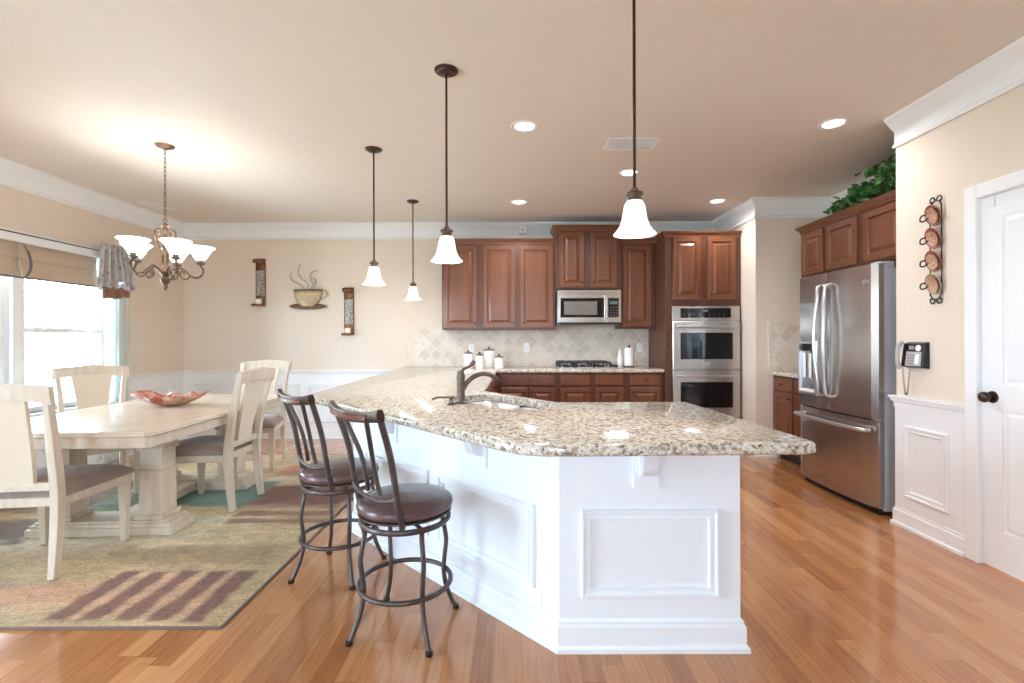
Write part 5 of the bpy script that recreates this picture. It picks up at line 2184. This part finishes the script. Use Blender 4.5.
# wall telephone
ph = thing('wall_phone', 'black and grey corded wall telephone above the chair rail', 'telephone', (XR, 3.165, 1.06), -PI / 2)
ph.scale = (0.82, 0.82, 0.86)
bm = B()
hexa(bm, [(0.0, -0.075, 0.015), (0.185, -0.055, 0.015), (0.19, 0, 0.0), (-0.005, 0, 0.0)], [(0.0, -0.05, 0.185), (0.185, -0.04, 0.185), (0.19, 0, 0.20), (-0.005, 0, 0.20)])
pbody = obj('base', bm, M['black'], ph, bevel=0.006)
MP = Matrix.Translation((0, -0.0795, 0.015)) @ Matrix.Rotation(math.radians(6.5), 4, 'Z') @ Matrix.Rotation(-math.radians(8.3), 4, 'X')


def phone_bit(name, x0, x1, z0, z1, m, parent, t=0.004):
    bm = B()
    rect_rings(bm, x0, x1, z0, z1, [(0, 0.004), (0, -t), (0.001, -t - 0.001)])
    bmesh.ops.transform(bm, matrix=MP, verts=bm.verts)
    return obj(name, bm, m, parent)


phone_bit('face_plate', 0.045, 0.172, 0.006, 0.112, M['keypad'], ph, 0.003)
phone_bit('screen', 0.065, 0.105, 0.128, 0.155, M['vent_dark'], ph)
phone_bit('memo_card', 0.125, 0.155, 0.02, 0.095, M['plate_white'], ph, 0.005)
for i in range(3):
    for j in range(4):
        phone_bit('button', 0.062 + i * 0.019, 0.076 + i * 0.019, 0.018 + j * 0.02, 0.031 + j * 0.02, M['vent_dark'], ph, 0.0055)
bm = B()
lathe(bm, [(0.0, 0.008), (0.022, 0.008), (0.024, 0.0)], 18, mat=MP @ Matrix.Translation((0.142, 0, 0.14)) @ Matrix.Rotation(PI / 2, 4, 'X'))
obj('dial_pad', bm, M['plate_white'], ph, smooth=40)
bm = B()
pts = catmull([(0.012, -0.082, 0.0), (0.008, -0.100, 0.03), (0.006, -0.106, 0.10), (0.008, -0.096, 0.17), (0.012, -0.070, 0.20)], 6)
tube(bm, pts, [0.022 if i < 6 or i > len(pts) - 7 else 0.017 for i in range(len(pts))], 10, up=(1, 0, 0), flat=(1.05, 0.75))
hs = obj('handset', bm, M['keypad'], ph, smooth=60)
bm = B()
N = 120
pts = []
for i in range(N):
    u = i / (N - 1)
    zc = -0.02 - 0.20 * math.sin(PI * u) ** 0.8 if u < 0.5 else -0.02 - 0.20 * math.sin(PI * u) ** 0.8
    xc = 0.018 + 0.03 * u
    pts.append((xc + 0.006 * math.cos(i * 1.3), -0.07 + 0.03 * u + 0.006 * math.sin(i * 1.3), zc + 0.02))
tube(bm, pts, 0.0022, 5)
obj('cord', bm, M['black'], ph, smooth=60)

# garland on the cabinet above the refrigerator
gl = thing('leaf_garland', 'green leafy artificial garland lying on the refrigerator cabinets', 'plant', (3.05, 3.9, 2.326))
rnd = random.Random(11)
path = catmull([(2.86, 4.30, 2.36), (2.95, 4.15, 2.38), (3.02, 3.95, 2.43), (3.05, 3.75, 2.46), (3.08, 3.55, 2.48)], 10)
bm = B()
tube(bm, path, 0.008, 6)
for i in range(5):
    p = path[4 + i * 8]
    tube(bm, [p, p + Vector((rnd.uniform(-0.1, 0.1), rnd.uniform(-0.05, 0.1), 0.06))], 0.005, 5)
tube(bm, [path[20], Vector((path[20].x, path[20].y, 2.327))], 0.006, 5)
tube(bm, [path[35], Vector((path[35].x, path[35].y, 2.327))], 0.006, 5)
obj('stem', bm, M['stem'], gl, world=True)
bm = B()
for i in range(520):
    u = rnd.random() ** 0.8
    p = path[int(u * (len(path) - 1))]
    spread = 0.06 + 0.13 * u
    q = p + Vector((rnd.gauss(0, spread * 0.6) - 0.05 * u, rnd.gauss(0, 0.05), rnd.gauss(0.02 + 0.03 * u, spread * 0.55)))
    q.z = max(q.z, 2.345)
    q.x = max(q.x, 2.80)
    q.x = min(q.x, 3.33)
    L = rnd.uniform(0.06, 0.11)
    Wd = L * rnd.uniform(0.22, 0.32)
    rot = Matrix.Rotation(rnd.uniform(0, 2 * PI), 4, 'Z') @ Matrix.Rotation(rnd.uniform(-0.9, 0.9), 4, 'X') @ Matrix.Rotation(rnd.uniform(-0.7, 0.7), 4, 'Y')
    lp = [(0, 0, 0), (Wd, L * 0.35, 0.012), (Wd * 0.8, L * 0.7, 0.008), (0, L, -0.01), (-Wd * 0.8, L * 0.7, 0.008), (-Wd, L * 0.35, 0.012)]
    vs = []
    for v in lp:
        w_ = q + rot @ Vector(v)
        w_.x = min(max(w_.x, 2.76), 3.37)
        w_.z = max(w_.z, 2.33)
        w_.y = min(max(w_.y, 3.43), 4.5)
        vs.append(bm.verts.new(w_))
    mid = bm.verts.new(q + rot @ Vector((0, L * 0.5, -0.004)))
    if mid.co.z < 2.33:
        mid.co.z = 2.33
    for k in range(6):
        bm.faces.new((vs[k], vs[(k + 1) % 6], mid))
obj('foliage', bm, M['leaf'], gl, world=True)
